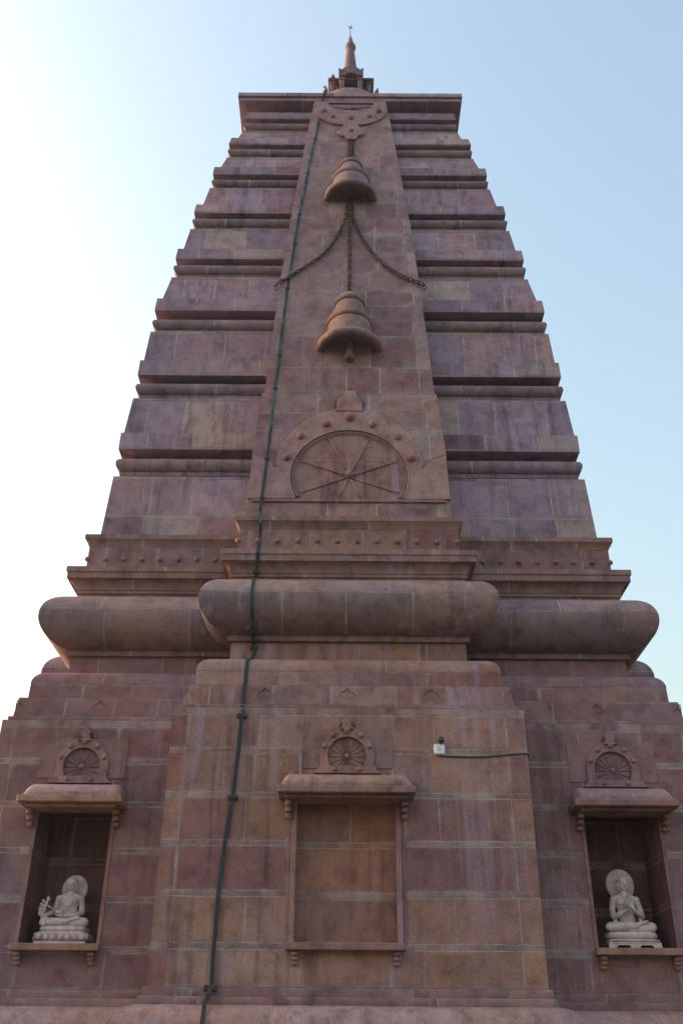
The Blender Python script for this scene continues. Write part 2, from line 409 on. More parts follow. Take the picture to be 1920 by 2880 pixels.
# --- cornice, frieze, ledge
PAL_K = [(.255, .175, .145), (.23, .16, .14), (.27, .18, .14)]
mb = MB()
ring_course(mb, [(4.09, 6.10), (4.09, 6.185)], cross=X2, step=1.3, tj=False, bj=False, pal=PAL_K)
ledge(mb, 4.09, 6.185, 4.115, 6.185, cross=X2)
ring_course(mb, [(4.115, 6.185), (4.115, 6.24)], cross=X2, step=1.3, tj=False, bj=False, pal=PAL_K)
cy = [(4.13 + .10 * (1 - cos(t * pi / 2)) , 6.24 + .14 * sin(t * pi / 2)) for t in [i / 10 for i in range(11)]]
cy = [(4.125 + .095 * (i / 10) ** 1.6, 6.24 + .14 * (1 - (1 - i / 10) ** 1.5)) for i in range(11)]
ring_course(mb, cy, cross=X2, step=1.3, tj=False, bj=False, pal=PAL_K)
ledge(mb, 4.22, 6.38, 4.25, 6.385, cross=X2)
ring_course(mb, [(4.25, 6.385), (4.25, 6.475)], cross=X2, step=1.3, tj=False, bj=False, pal=PAL_K)
ledge(mb, 4.25, 6.475, 4.27, 6.49, cross=X2)
ring_course(mb, [(4.27, 6.49), (4.27, 6.57)], cross=X2, step=1.1, tj=False, bj=False, pal=PAL_K)
ledge(mb, 4.27, 6.57, 4.03, 6.57, cross=X2)
mb.build('cornice', TOWER)
mb = MB()
ring_course(mb, [(4.044, 6.57), (4.042, 7.02)], cross=X2, step=.75, pal=PAL_SIDE, palc=PAL_LOW)
frieze = mb.build('frieze', TOWER)
for k, xs, o in ((0, [-1.655 + .297 * i for i in range(12)], 4.043 + .61), (0, [-4.043 + .282 * i for i in range(9)], 4.043), (0, [4.043 - .282 * i for i in range(9)], 4.043),
                 (3, [4.043 - .282 * i for i in range(1, 8)], 4.043), (1, [-4.043 + .282 * i for i in range(1, 8)], 4.043)):
    for x in xs:
        s_ = MB(); T = SIDE(k); s_.ball((x, o + .012, 6.815 if abs(x) < 2 and k == 0 else 6.80), .040, pick(PAL_K), 14, 10, T=T); s_.build('stud', frieze)
mb = MB()
lp = [(4.045 + .055 * (i / 6) ** 1.5, 7.02 + .105 * (i / 6)) for i in range(7)]
ring_course(mb, lp, cross=X2, step=1.2, tj=False, bj=False, pal=PAL_K)
ledge(mb, 4.10, 7.125, 4.113, 7.135, cross=X2)
ring_course(mb, [(4.113, 7.135), (4.113, 7.21)], cross=X2, step=1.1, tj=False, bj=False, pal=PAL_K)
ledge(mb, 4.113, 7.21, 3.9, 7.21, cross=X2)
mb.build('string_course', TOWER)

# --- storeys of the shaft
walls = [(3.935, 7.21, 3.88, 8.43), (3.83, 9.315, 3.773, 10.115), (3.70, 10.98, 3.66, 11.73), (3.56, 12.57, 3.455, 13.28), (3.33, 14.09, 3.25, 14.81), (3.10, 15.58, 3.0, 16.31), (2.87, 17.02, 2.75, 17.58), (2.60, 18.31, 2.49, 18.81)]
tors = [(3.88, 8.70), (3.765, 10.375), (3.655, 11.96), (3.445, 13.55), (3.235, 15.07), (2.98, 16.54), (2.74, 17.82), (2.485, 19.035)]
bands = [(3.87, 8.98, 3.867, 9.315), (3.757, 10.64, 3.75, 10.98), (3.645, 12.26, 3.63, 12.57), (3.43, 13.80, 3.41, 14.09), (3.22, 15.31, 3.20, 15.58), (2.97, 16.775, 2.955, 17.02), (2.73, 18.04, 2.69, 18.31), (2.475, 19.26, 2.44, 19.53)]
for i in range(8):
    w0, z0, w1, z1 = walls[i]; tw, tz = tors[i]; b0, bz0, b1, bz1 = bands[i]
    mb = MB(); hs = z1 - .055
    if i == 0:
        zm = z0 + .45; wm = w0 + (w1 - w0) * .37
        ring_course(mb, [(w0, z0), (wm, zm)], step=.72, pal=PAL_UP, bj=False); ring_course(mb, [(wm, zm), (w1 + .003, hs)], step=.8, pal=PAL_UP)
    else: ring_course(mb, [(w0, z0), (w1 + .003, hs)], step=.72, pal=PAL_UP, bj=False)
    ring_course(mb, [(w1 + .003, hs), (w1, z1)], step=1.5, pal=PAL_UP, bj=False, tj=False)
    gap = (bz0 - z1); rz = gap * .245; fb = tz - rz
    ledge(mb, w1, z1, tw - .10, z1, pal=PAL_UP)
    PT = [(.215, .165, .17), (.20, .155, .162), (.235, .175, .172)]
    tb = MB()
    ring_course(tb, [(tw - .10, z1), (tw - .10, z1 + (fb - z1) * .45)], step=1.6, pal=PT, tj=False, bj=False)
    ledge(tb, tw - .10, z1 + (fb - z1) * .45, tw - .075, z1 + (fb - z1) * .45, pal=PT)
    ring_course(tb, [(tw - .075, z1 + (fb - z1) * .45), (tw - .075, fb)], step=1.6, pal=PT, tj=False, bj=False)
    ring_course(tb, arc(tw - rz * .95, tz, rz * .95, rz, -90, 90, 16), step=1.5, pal=PT, tj=False, bj=False)
    ledge(tb, tw - rz * .95, tz + rz, b0 - .24, tz + rz, pal=PT)
    ring_course(mb, [(b0 - .24, tz + rz - .02), (b0 - .24, bz0)], step=1.5, pal=PAL_UP, tj=False, bj=False)
    ledge(mb, b0 - .24, bz0, b0, bz0, pal=PAL_UP)
    ring_course(mb, [(b0, bz0), (b0, bz0 + .045)], step=1.1, pal=PAL_UP, bj=False)
    ring_course(mb, [(b0, bz0 + .045), (b1, bz1)], step=.85, pal=PAL_UP, tj=False, bj=False)
    if i < 7: ledge(mb, b1, bz1, walls[i + 1][0] - .02, bz1, pal=PAL_UP)
    st = mb.build('storey', TOWER)
    tb.build('half_round_moulding', st)

# --- top cornice and roof
mb = MB()
ledge(mb, 2.44, 19.53, 2.22, 19.53, pal=PAL_UP)
ring_course(mb, [(2.22, 19.53), (2.22, 19.69)], step=1.4, pal=PAL_UP, tj=False, bj=False)
ring_course(mb, [(2.22, 19.69), (2.615, 19.73)], step=.8, pal=PAL_UP, tj=False, bj=False)
ring_course(mb, [(2.615, 19.73), (2.615, 19.765)], step=1.4, pal=PAL_UP, tj=False, bj=False)
ring_course(mb, [(2.615, 19.765), (2.60, 19.80), (2.60, 19.86), (2.645, 19.862)], step=0, pal=PAL_UP, tj=False, bj=False)
ring_course(mb, [(2.645, 19.862), (2.635, 19.99)], step=1.3, pal=PAL_UP, tj=False, bj=False)
ring_course(mb, [(2.635, 19.99), (1.2, 20.15)], step=0, pal=PAL_UP, tj=False, bj=False)
ring_course(mb, [(1.2, 20.15), (.01, 20.16)], step=0, pal=PAL_UP, tj=False, bj=False)
mb.build('roof_cornice', TOWER)

# --- central raised band
BZ = [7.2, 8.5, 9.84, 12.6, 14.6, 16.7, 18.8, 19.9]; BY = [12.735, 12.84, 12.96, 13.27, 13.63, 14.04, 14.52, 14.66]
HB = [1.552, 1.53, 1.437, 1.303, 1.20, 1.063, .928, .826]
def itp(z, X, Y):
    if z <= X[0]: return Y[0] + (z - X[0]) * (Y[1] - Y[0]) / (X[1] - X[0])
    for i in range(len(X) - 1):
        if z <= X[i + 1]: return Y[i] + (Y[i + 1] - Y[i]) * (z - X[i]) / (X[i + 1] - X[i])
    return Y[-1]
yb = lambda z: itp(z, BZ, BY); hb = lambda z: itp(z, BZ, HB)
SW = [7.2, 8.43, 9.3, 10.1, 11, 11.7, 12.6, 13.3, 14.1, 14.8, 15.6, 16.3, 17.0, 17.6, 18.3, 18.8, 19.5, 20]
SV = [3.935, 3.88, 3.83, 3.773, 3.71, 3.66, 3.57, 3.455, 3.33, 3.25, 3.1, 3.0, 2.86, 2.75, 2.6, 2.49, 2.44, 2.42]
PAL_B = [(.305, .192, .165), (.275, .165, .152), (.31, .205, .17), (.26, .158, .15), (.29, .20, .175), (.325, .20, .16), (.215, .118, .115), (.32, .235, .19), (.25, .135, .125)]
PAL_BU = [(.285, .190, .178), (.262, .172, .168), (.295, .205, .19), (.25, .165, .165), (.225, .135, .14), (.31, .225, .195)]
zz = [7.21, 7.62, 8.02, 9.04, 9.41, 9.84, 10.47, 11.25, 11.65, 12.05, 12.45, 12.98, 13.62, 14.25, 14.80, 15.35, 16.0, 16.7, 17.25, 17.8, 18.25, 18.72, 19.2, 19.74]
for k in (3, 2, 1, 0):
    T = SIDE(k); mb = MB()
    for i in range(len(zz) - 1):
        z0, z1 = zz[i], zz[i + 1]; ex = .02 if z0 < 9.8 else 0; exw = .03 if z0 < 9.8 else 0; low = z0 < 11.6
        rows = [(YC - yb(z) + ex, z, -hb(z) - exw, hb(z) + exw) for z in (z0, (z0 + z1) / 2, z1)]
        h = hb(z1)
        if z0 > 16: jj = rjoints(-h, h, .62)
        else:
            e = h * .87; jj = [-e + random.uniform(-.04, .04)] + [random.uniform(-.45, .1) - .1, random.uniform(.25, .6)] + [e + random.uniform(-.04, .04)] if i not in (1, 2, 3) else [-e, 0, e]
        if k: jj = jj[1:-1]
        course(mb, rows, jj, T, PAL_B if low else PAL_BU, mstr=None if low else random.choice((.3, .6, .9)))
        for sg, md in ((-1, 'rl'), (1, 'rr')):
            rr = [(hb(z) + exw, z, itp(z, SW, SV) - .25, YC - yb(z) + ex) for z in (z0, (z0 + z1) / 2, z1)]
            course(mb, rr, [], T, PAL_B if low else PAL_BU, mode=md)
        if i == 5: course(mb, [(YC - yb(z0) + .02, z0, -h - .03, h + .03), (YC - yb(z0) - .02, z0, -h, h)], [], T, PAL_B, False, False)
    band = mb.build('raised_band', TOWER)

# map (x, z, h) to the sloping face of the band
def MBAND(off=0.): return lambda p: (p[0], yb(p[1]) - off - p[2] - (.02 if p[1] < 9.84 else 0), p[1])
def MPLANE(y): return lambda p: (p[0], y - p[2], p[1])

def ring_plate(mb, cx, cz, inner, outer, angs, h, T, col, base=0., tilt=.0):
    n = len(angs); vs = []
    for a, o in zip(angs, outer):
        c_, s_ = cos(a), sin(a)
        vs += [(cx + inner * c_, cz + inner * s_, base), (cx + inner * c_, cz + inner * s_, h), (o[0], o[1], h - tilt), (o[0], o[1], base)]
    F = []
    for i in range(n - 1):
        a, b_ = 4 * i, 4 * i + 4
        F += [(a, b_, b_ + 1, a + 1), (a + 1, b_ + 1, b_ + 2, a + 2), (a + 2, b_ + 2, b_ + 3, a + 3)]
    F += [(0, 1, 2, 3), (4 * n - 4, 4 * n - 1, 4 * n - 2, 4 * n - 3)]
    mb.add(vs, F, col, T=T)

def small_medallion(cx, y, pal, pp=None):
    """carved wheel in a horseshoe frame above a niche"""
    T = MPLANE(y); cz = 3.41; col = pick(pal)
    mb = MB()
    mb.box((cx - .575, y - .012, 3.26), (cx + .575, y + .05, 3.785), pick(pp or pal), .004)
    r = .25; angs = [radians(-40 + 260 * i / 52) for i in range(53)]; outer = []
    for a in angs:
        d = abs(math.degrees(a) - 90)
        R = .342 + .035 * max(0, 1 - d / 40) ** 1.3
        if d > 95: R = .342 + .02 * (d - 95) / 35 + .03 * max(0, (d - 115) / 15)
        x, z = cx + R * cos(a), cz + .01 + R * sin(a)
        outer.append((x, max(z, 3.245)))
    angs2 = [a if cz + r * sin(a) > 3.255 else a for a in angs]
    ring_plate(mb, cx, cz, r, outer, angs2, .062, T, col, base=0., tilt=.012)
    # moulded inner rim
    mb.tube([T((cx + r * cos(a), cz + r * sin(a), .056)) for a in angs], .011, col, 6)
    # foot and base bar
    mb.extrude([(cx - .42, 3.18), (cx + .42, 3.18), (cx + .37, 3.225), (cx + .345, 3.27), (cx - .345, 3.27), (cx - .37, 3.225)], .10, pick(pal), T)
    m = mb.build('wheel_medallion', TOWER)
    d = MB(); n = 40
    d.add([(cx, cz, .015)] + [(cx + r * cos(2 * pi * i / n), cz + r * sin(2 * pi * i / n), .015) for i in range(n)], [(0, i + 1, (i + 1) % n + 1) for i in range(n)], tuple(c * .95 for c in col), T=T)
    for k in range(16):
        a = 2 * pi * k / 16; ca, sa = cos(a), sin(a)
        d.tube([T((cx + .03 * ca, cz + .03 * sa, .02)), T((cx + .228 * ca, cz + .228 * sa, .02))], .0085, col, 6)
        b0 = a + pi / 16
        d.tube([T((cx + .205 * cos(b0) + .042 * cos(t) * -sin(b0) + .022 * sin(t) * cos(b0), cz + .205 * sin(b0) + .042 * cos(t) * cos(b0) + .022 * sin(t) * sin(b0), .018)) for t in [pi * j / 6 for j in range(7)]], .006, col, 5)
    d.build('wheel', m)
    hh = MB(); hh.ball(T((cx, cz, .03)), .036, col, 16, 10); hh.build('hub', m)
    for (dx, dz, rr) in ((0, .325, .042), (-.178, .262, .037), (.178, .262, .037), (-.285, .118, .034), (.285, .118, .034), (-.155, -.185, .028), (.155, -.185, .028)):
        q = MB(); q.ball(T((cx + dx, cz + dz, 0.062 if dz > -.1 else .10)), rr, pick(pal), 14, 10); q.build('boss', m)
    f = MB()
    half = [(.085, 3.745), (.055, 3.79), (.055, 3.83), (.075, 3.855), (.052, 3.875), (.03, 3.91), (.012, 3.945)]
    f.extrude([(cx + x, z) for x, z in half] + [(cx - x, z) for x, z in half[::-1]], .09, col, T)
    for s_ in (-1, 1):
        f.tube([T((cx + s_ * (.085 + .022 * cos(t)), 3.80 + .030 * sin(t), .012)) for t in [2 * pi * j / 12 for j in range(12)]], .009, col, 6, closed=True)
    f.build('finial', m)

YF = YC - 4.66 - .57; YS = YC - 4.66
small_medallion(-.016, YF, [(.30, .195, .15)], [(.275, .178, .142)])
small_medallion(-3.49, YS, [(.29, .185, .155)], [(.235, .148, .138)])
small_medallion(3.47, YS, [(.29, .185, .155)], [(.235, .148, .138)])

def corbel(cx, y, ztop, h, wd, pr, col, parent):
    b = MB()
    n = 3
    for i in range(n):
        z1 = ztop - h * i / n; z0 = ztop - h * (i + 1) / n
        p1 = pr * (1 - i * .28)
        b.box((cx - wd / 2, y - p1, z0 + h * .07), (cx + wd / 2, y + .03, z1 - .002), col, .012)
        pts = [(y - p1 + .018, z0 + h * .10)]
        b.tube([(cx - wd / 2 + .002, y - p1 + .022, z0 + h * .12), (cx + wd / 2 - .002, y - p1 + .022, z0 + h * .12)], .024, col, 10)
    b.build('bracket', parent)

def niche(cx, y, hw, depth, pal, framed, canopy_hw, ztop=2.93):
    """opening from z 1.25 up to ztop; returns nothing"""
    z0, z1 = 1.25, 2.93
    nb = MB(); T = lambda p: (p[0], y - p[1], p[2])
    lv = [1.25, 1.75, 1.815, 2.325, 2.39, 2.93] if True else None
    if depth > .3: pal = [(.19, .10, .09), (.165, .085, .08), (.20, .105, .09)]  # deep niches: part of their shade is put into darker, redder stone
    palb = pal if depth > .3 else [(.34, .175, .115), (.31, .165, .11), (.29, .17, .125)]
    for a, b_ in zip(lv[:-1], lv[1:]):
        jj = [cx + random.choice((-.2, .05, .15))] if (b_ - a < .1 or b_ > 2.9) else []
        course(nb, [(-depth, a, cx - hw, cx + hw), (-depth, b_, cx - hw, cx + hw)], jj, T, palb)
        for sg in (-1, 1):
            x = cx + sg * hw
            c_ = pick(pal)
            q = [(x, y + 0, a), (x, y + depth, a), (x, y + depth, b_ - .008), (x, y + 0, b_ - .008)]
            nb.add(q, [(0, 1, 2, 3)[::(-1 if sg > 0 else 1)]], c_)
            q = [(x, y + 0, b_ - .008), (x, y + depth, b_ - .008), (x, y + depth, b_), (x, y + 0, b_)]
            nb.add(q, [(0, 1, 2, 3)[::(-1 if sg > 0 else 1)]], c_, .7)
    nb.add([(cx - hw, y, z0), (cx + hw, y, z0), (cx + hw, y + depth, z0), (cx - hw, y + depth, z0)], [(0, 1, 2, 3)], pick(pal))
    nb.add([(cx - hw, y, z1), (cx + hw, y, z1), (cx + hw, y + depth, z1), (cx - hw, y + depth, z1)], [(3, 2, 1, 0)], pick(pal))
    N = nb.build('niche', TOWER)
    # jambs
    for sg in (-1, 1):
        j = MB(); a = cx + sg * hw
        if framed:
            j.box((min(a - sg * .012, a + sg * .055), y - .030, 1.25), (max(a - sg * .012, a + sg * .055), y + .10, 2.88), pick(PAL_C), .006)
            j.box((min(a + sg * .058, a + sg * .10), y - .012, 1.25), (max(a + sg * .058, a + sg * .10), y + .05, 2.88), pick(PAL_C), .004)
        else:
            j.box((min(a, a + sg * .05), y - .014, 1.25), (max(a, a + sg * .05), y + .03, 2.88), pick(PAL_SIDE), .005)
        j.build('jamb', N)
    # sill
    sw = hw + (.08 if framed else .06)
    du = 0 if framed else .027
    s_ = MB(); s_.box((cx - sw, y - .15, 1.165 + du), (cx + sw, y + (.06 if framed else .76), 1.243 + du), pick(PAL_C), .008); S = s_.build('sill', N)
    for sg in (-1, 1): corbel(cx + sg * (hw - .03), y, 1.163 + du, .145, .08, .10, pick(PAL_C), S)
    # canopy: slab with underside, rounded roof
    c = MB(); ch = canopy_hw; pj = .42
    c.box((cx - ch, y - pj, 2.868), (cx + ch, y + .05, 2.945), pick(PAL_C), .008)
    c.box((cx - ch + .09, y - pj + .10, 2.83), (cx + ch - .09, y + .05, 2.866), pick(PAL_C), .008)
    K = c.build('canopy', N)
    r = MB(); col = pick([(.36, .245, .185), (.34, .235, .18)]) if framed else pick([(.30, .21, .18), (.28, .2, .175)])
    n = 12; P = []
    rw, rr, rh = ch - .035, .34, .185
    secs = [(-rw, 0.)] + [(-rw + .10 * (1 - cos(t)), sin(t)) for t in [pi / 2 * i / 8 for i in range(1, 9)]]
    secs = secs + [(-a_, b_) for a_, b_ in secs[::-1]]
    vs = []
    for sx, f in secs:
        f = max(f, .02)
        for i in range(n + 1):
            t = pi / 2 * i / n
            vs.append((cx + sx, y - (rr * cos(t)) * (.80 + .20 * f) , 2.98 + rh * f * sin(t)))
    F = [(a * (n + 1) + b_, a * (n + 1) + b_ + 1, (a + 1) * (n + 1) + b_ + 1, (a + 1) * (n + 1) + b_)[::-1] for a in range(len(secs) - 1) for b_ in range(n)]
    r.add(vs, F, col, smooth=True)
    r.box((cx - rw, y - rr, 2.946), (cx + rw, y + .02, 2.982), col, .006)
    for sx in (-.28, 0, .28): r.box((cx + sx * ch / .83 - .055, y - rr - .012, 2.947), (cx + sx * ch / .83 + .055, y - rr + .05, 3.015), col, .008)
    r.build('canopy_roof', K)
    for sg in (-1, 1): corbel(cx + sg * (hw + (.095 if framed else .075)), y, 2.828, .20, .075, .20, pick(PAL_C), K)
    return N
niche(-.02, YF, .612, .15, PAL_C, True, .83)
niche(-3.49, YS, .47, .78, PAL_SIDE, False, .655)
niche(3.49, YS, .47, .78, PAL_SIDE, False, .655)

# --- heart shaped leaves carved on the parapet course
def heart(cx, cz, y, half=0, k=0, o=None):
    def pt(t):
        X = .105 * (sin(t) ** 3); Z = .095 * (13 * cos(t) - 5 * cos(2 * t) - 2 * cos(3 * t) - cos(4 * t)) / 17
        return X, -Z * 1.05
    rng = [2 * pi * i / 36 for i in range(37)]
    if half: rng = [t for t in rng if (pt(t)[0] * half) >= -.001]
    b = MB(); T = MPLANE(y)
    pts = [T((cx + pt(t)[0], cz + pt(t)[1], -.003)) for t in rng]
    b.tube(pts, .0065, (.2, .13, .12), 6)
    if not half:
        for s_ in (-1, 1): b.tube([T((cx + s_ * .048 + .018 * cos(t), cz - .045 + .018 * sin(t), -.002)) for t in [2 * pi * i / 10 for i in range(9)]], .006, (.2, .13, .12), 5)
    b.build('heart_relief', par)
yh = lambda w_: YC - w_ - .57
for x in (-1.10, -.02, 1.08): heart(x, 4.265, yh(4.553))
heart(-2.165, 4.265, yh(4.553), 1); heart(2.155, 4.265, yh(4.553), -1)
for x in (-3.40, 3.40): heart(x, 4.265, YC - 4.553)
heart(-4.55, 4.265, YC - 4.553, 1); heart(4.55, 4.265, YC - 4.553, -1)

# --- great wheel
def great_wheel():
    T = MBAND(); cx, cz = 0., 8.08; c = (.345, .225, .185); mb = MB()
    angs = [radians(-28.1 + 236.2 * i / 90) for i in range(91)]; outer = []
    for a in angs:
        d = math.degrees(a)
        R = 1.165 + .0 * d; x, z = R * cos(a), 1.30 * sin(a) + .07
        if z < .1: x = math.copysign(1.165 + .0, x)
        z = min(z, 1.365)
        outer.append((cx + x, max(cz + z, 7.64)))
    ring_plate(mb, cx, cz, .935, outer, angs, .0455, T, c, tilt=.003)
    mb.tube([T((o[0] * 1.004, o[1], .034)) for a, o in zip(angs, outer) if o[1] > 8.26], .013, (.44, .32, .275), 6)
    for rr, hh, tr in ((.935, .042, .016), (.895, .026, .013), (.865, .014, .010)):
        mb.tube([T((cx + rr * cos(a), cz + rr * sin(a), hh)) for a in [radians(-28 + 236 * i / 90) for i in range(91)]], tr, c, 6)
    # joints of the big stones run across it
    mb.box((-1.50, yb(7.6) - .055, 7.585), (1.50, yb(7.6), 7.64), (.29, .2, .175), .006)
    for s_ in (-1, 1):
        pg = [(1.155, 7.64), (1.57, 7.64), (1.535, 8.50), (1.44, 8.47), (1.33, 8.42), (1.24, 8.36), (1.19, 8.27), (1.155, 8.24)]
        mb.tube([T((s_ * x, z, .04)) for x, z in pg[2:]], .011, (.24, .15, .13), 6)
        mb.extrude([(s_ * x, z) for x, z in (pg if s_ > 0 else pg[::-1])], .045, c, T)
    m = mb.build('great_wheel_medallion', band)
    d = MB(); n = 72
    d.add([(cx, cz, .004)] + [(cx + .93 * cos(2 * pi * i / n), max(cz + .93 * sin(2 * pi * i / n), 7.64), .004) for i in range(n)], [(0, i + 1, (i + 1) % n + 1) for i in range(n)], (.285, .175, .145), T=T)
    for k in range(8):
        a = 2 * pi * (k + .5) / 8; r1 = .83
        if sin(a) < 0: r1 = min(r1, (cz - 7.64) / abs(sin(a)))
        d.tube([T((cx + .04 * cos(a), cz + .04 * sin(a), .014)), T((cx + r1 * cos(a), cz + r1 * sin(a), .012))], .016, (.32, .21, .175), 6)
        if r1 > .8:
            for s2 in (-1, 1):
                d.tube([T((cx + r1 * cos(a) * .96, cz + r1 * sin(a) * .96, .010)), T((cx + .87 * cos(a + s2 * .09), cz + .87 * sin(a + s2 * .09), .010)), T((cx + .862 * cos(a + s2 * .2), cz + .862 * sin(a + s2 * .2), .010))], .010, (.30, .195, .16), 5)
    for z_ in (8.40,): d.tube([T((-.78, z_, .004)), T((.78, z_, .004))], .006, (.42, .34, .32), 5)
    d.tube([T((0, 7.65, .004)), T((0, 8.40, .004))], .006, (.45, .36, .34), 5)
    d.build('wheel', m)
    h = MB(); h.ball(T((cx, cz + .03, .03)), .075, (.28, .18, .15), 18, 12); h.build('hub', m)
    for bx, bz, br in ((-.99, 8.43, .066), (.99, 8.43, .066), (-.785, 8.87, .066), (.785, 8.87, .066), (-.375, 9.13, .066), (.375, 9.13, .066), (.01, 9.28, .088)):
        q = MB(); q.ball(T((bx, bz, .06)), br, pick(PAL_B), 18, 12); q.build('boss', m)
    f = MB()
    half = [(.23, 9.42), (.19, 9.50), (.19, 9.60), (.165, 9.68), (.12, 9.75), (.115, 9.87)]
    f.extrude([(x, z) for x, z in half] + [(-x, z) for x, z in half[::-1]], .06, c, MBAND())
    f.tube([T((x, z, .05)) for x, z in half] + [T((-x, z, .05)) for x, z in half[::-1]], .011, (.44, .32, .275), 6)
    for s_ in (-1, 1):
        f.tube([T((s_ * (.225 + .035 * cos(t)), 9.60 + .07 * sin(t), .012)) for t in [pi * j / 10 - pi / 2 for j in range(11)]], .012, (.2, .13, .12), 6)
    f.build('finial', m)
great_wheel()

# --- inverted wheel under the roof
def top_medallion():
    T = MBAND(); c = (.30, .215, .205); mb = MB(); cx = .02
    # crescent: outer lower half ellipse, inner recess
    angs = [pi + pi * i / 60 for i in range(61)]
    vs = []; F = []
    for i, a in enumerate(angs):
        xi, zi = .53 * cos(a), .30 * sin(a); xo, zo = .835 * cos(a), .70 * sin(a)
        vs += [(cx + xi, 19.56 + zi, 0), (cx + xi, 19.56 + zi, .05), (cx + xo, 19.33 + zo, .045), (cx + xo, 19.33 + zo, 0)]
    for i in range(60):
        a, b_ = 4 * i, 4 * i + 4; F += [(a, b_, b_ + 1, a + 1), (a + 1, b_ + 1, b_ + 2, a + 2), (a + 2, b_ + 2, b_ + 3, a + 3)]
    mb.add(vs, F, c, T=T)
    mb.tube([T((cx + .82 * cos(a), 19.33 + .685 * sin(a), .035)) for a in angs], .024, c, 8)
    mb.extrude([(-.81, 19.30), (-.5, 19.50), (-.5, 19.60), (.54, 19.60), (.54, 19.50), (.85, 19.30), (.80, 19.66), (-.76, 19.66)], .045, c, T, base=.0)
    m = mb.build('inverted_wheel_medallion', band)
    d = MB()
    d.add([(cx, 19.56, .01)] + [(cx + .53 * cos(a), 19.56 + .30 * sin(a), .01) for a in angs], [(0, i + 1, i + 2) for i in range(60)], (.26, .185, .18), T=T)
    for a in (200, 232, 270, 308, 340):
        a = radians(a); d.tube([T((cx + .05 * cos(a), 19.42 + .05 * sin(a), .02)), T((cx + .5 * cos(a), 19.55 + .27 * sin(a), .02))], .012, c, 5)
    d.build('wheel', m)
    for x, z, r in ((-.61, 19.24, .072), (.65, 19.24, .072), (-.40, 19.0, .066), (.445, 19.0, .066), (.02, 18.92, .075), (.02, 19.36, .06), (.02, 18.31, .07)):
        q = MB(); q.ball(T((x, z, .055)), r * .95, (.25, .19, .19), 16, 10); q.build('boss', m)
    f = MB()
    half = [(.165, 18.66), (.175, 18.54), (.29, 18.33), (.31, 18.24), (.22, 18.20), (.14, 18.10), (.15, 18.0), (.09, 17.93)]
    f.extrude([(cx - x, z) for x, z in half] + [(cx + x, z) for x, z in half[::-1]], .065, c, T)
    for s_ in (-1, 1): f.tube([T((cx + s_ * x, z, .045)) for x, z in ((.15, 18.08), (.22, 18.15), (.30, 18.25))], .026, c, 8)
    f.build('finial', m)
top_medallion()

# --- bells
def bell(zr1, zr2, zrim, r1, r2, rr, clap, cx=0., zc=None):
    c = (.255, .18, .155) if zrim < 12 else (.225, .17, .17)
    yc = yb((zr1 + zrim) / 2) ; sl = (yb(zr1) - yb(zrim)) / (zr1 - zrim)
    prof = []
    zt = zr1 + .14
    prof += [(.02, zt + .05), (r1 - .09, zt + .03), (r1 - .055, zt - .02)]
    prof += [(r1 - .05 + .05 * cos(t), zr1 + .06 * sin(t)) for t in [pi / 2 - pi * i / 10 for i in range(11)]]
    prof += [(r1 - .035, zr1 - .08), (r1 + (r2 - r1) * .30, (zr1 * .4 + zr2 * .6)), (r2 - .055, zr2 + .07)]
    prof += [(r2 - .055 + .055 * cos(t), zr2 + .065 * sin(t)) for t in [pi / 2 - pi * i / 10 for i in range(11)]]
    zm = zrim + .27
    prof += [(r2 - .035, zr2 - .08), (r2 - .02, zr2 + (zm - zr2) * .6), (r2 + .0, zm)]
    prof += [(r2 + (rr - r2) * (1 - cos(t)) ** .9, zm - .16 * sin(t) - .02) for t in [pi / 2 * i / 8 for i in range(1, 9)]]
    prof += [(rr, zrim + .04), (rr - .012, zrim + .0), (rr - .05, zrim - .02), (rr - .11, zrim - .005), (rr - .17, zrim + .06), (rr - .25, zrim + .14), (.08, zrim + .2), (.01, zrim + .2)]
    b = MB()
    n = 56; vs = []
    for r, z in prof:
        for i in range(n + 1):
            a = pi + pi * i / n
            vs.append((cx + r * cos(a), yb(z) + .01 + r * sin(a), z))
    F = [(k * (n + 1) + i, (k + 1) * (n + 1) + i, (k + 1) * (n + 1) + i + 1, k * (n + 1) + i + 1) for k in range(len(prof) - 1) for i in range(n)]
    b.add(vs, F, c, smooth=True)
    B = b.build('bell_relief', band)
    if clap:
        q = MB(); q.lathe([(.045, zrim + .2), (.05, clap + .2), (.09, clap), (.075, clap - .02), (.005, clap - .02)], (cx, yb(clap) - .09, 0), 20, (.22, .15, .13)); q.build('clapper', B)
bell(12.08, 11.54, 10.87, .29, .423, .575, 10.60)
bell(16.75, 16.14, 15.42, .262, .418, .547, None, .015)

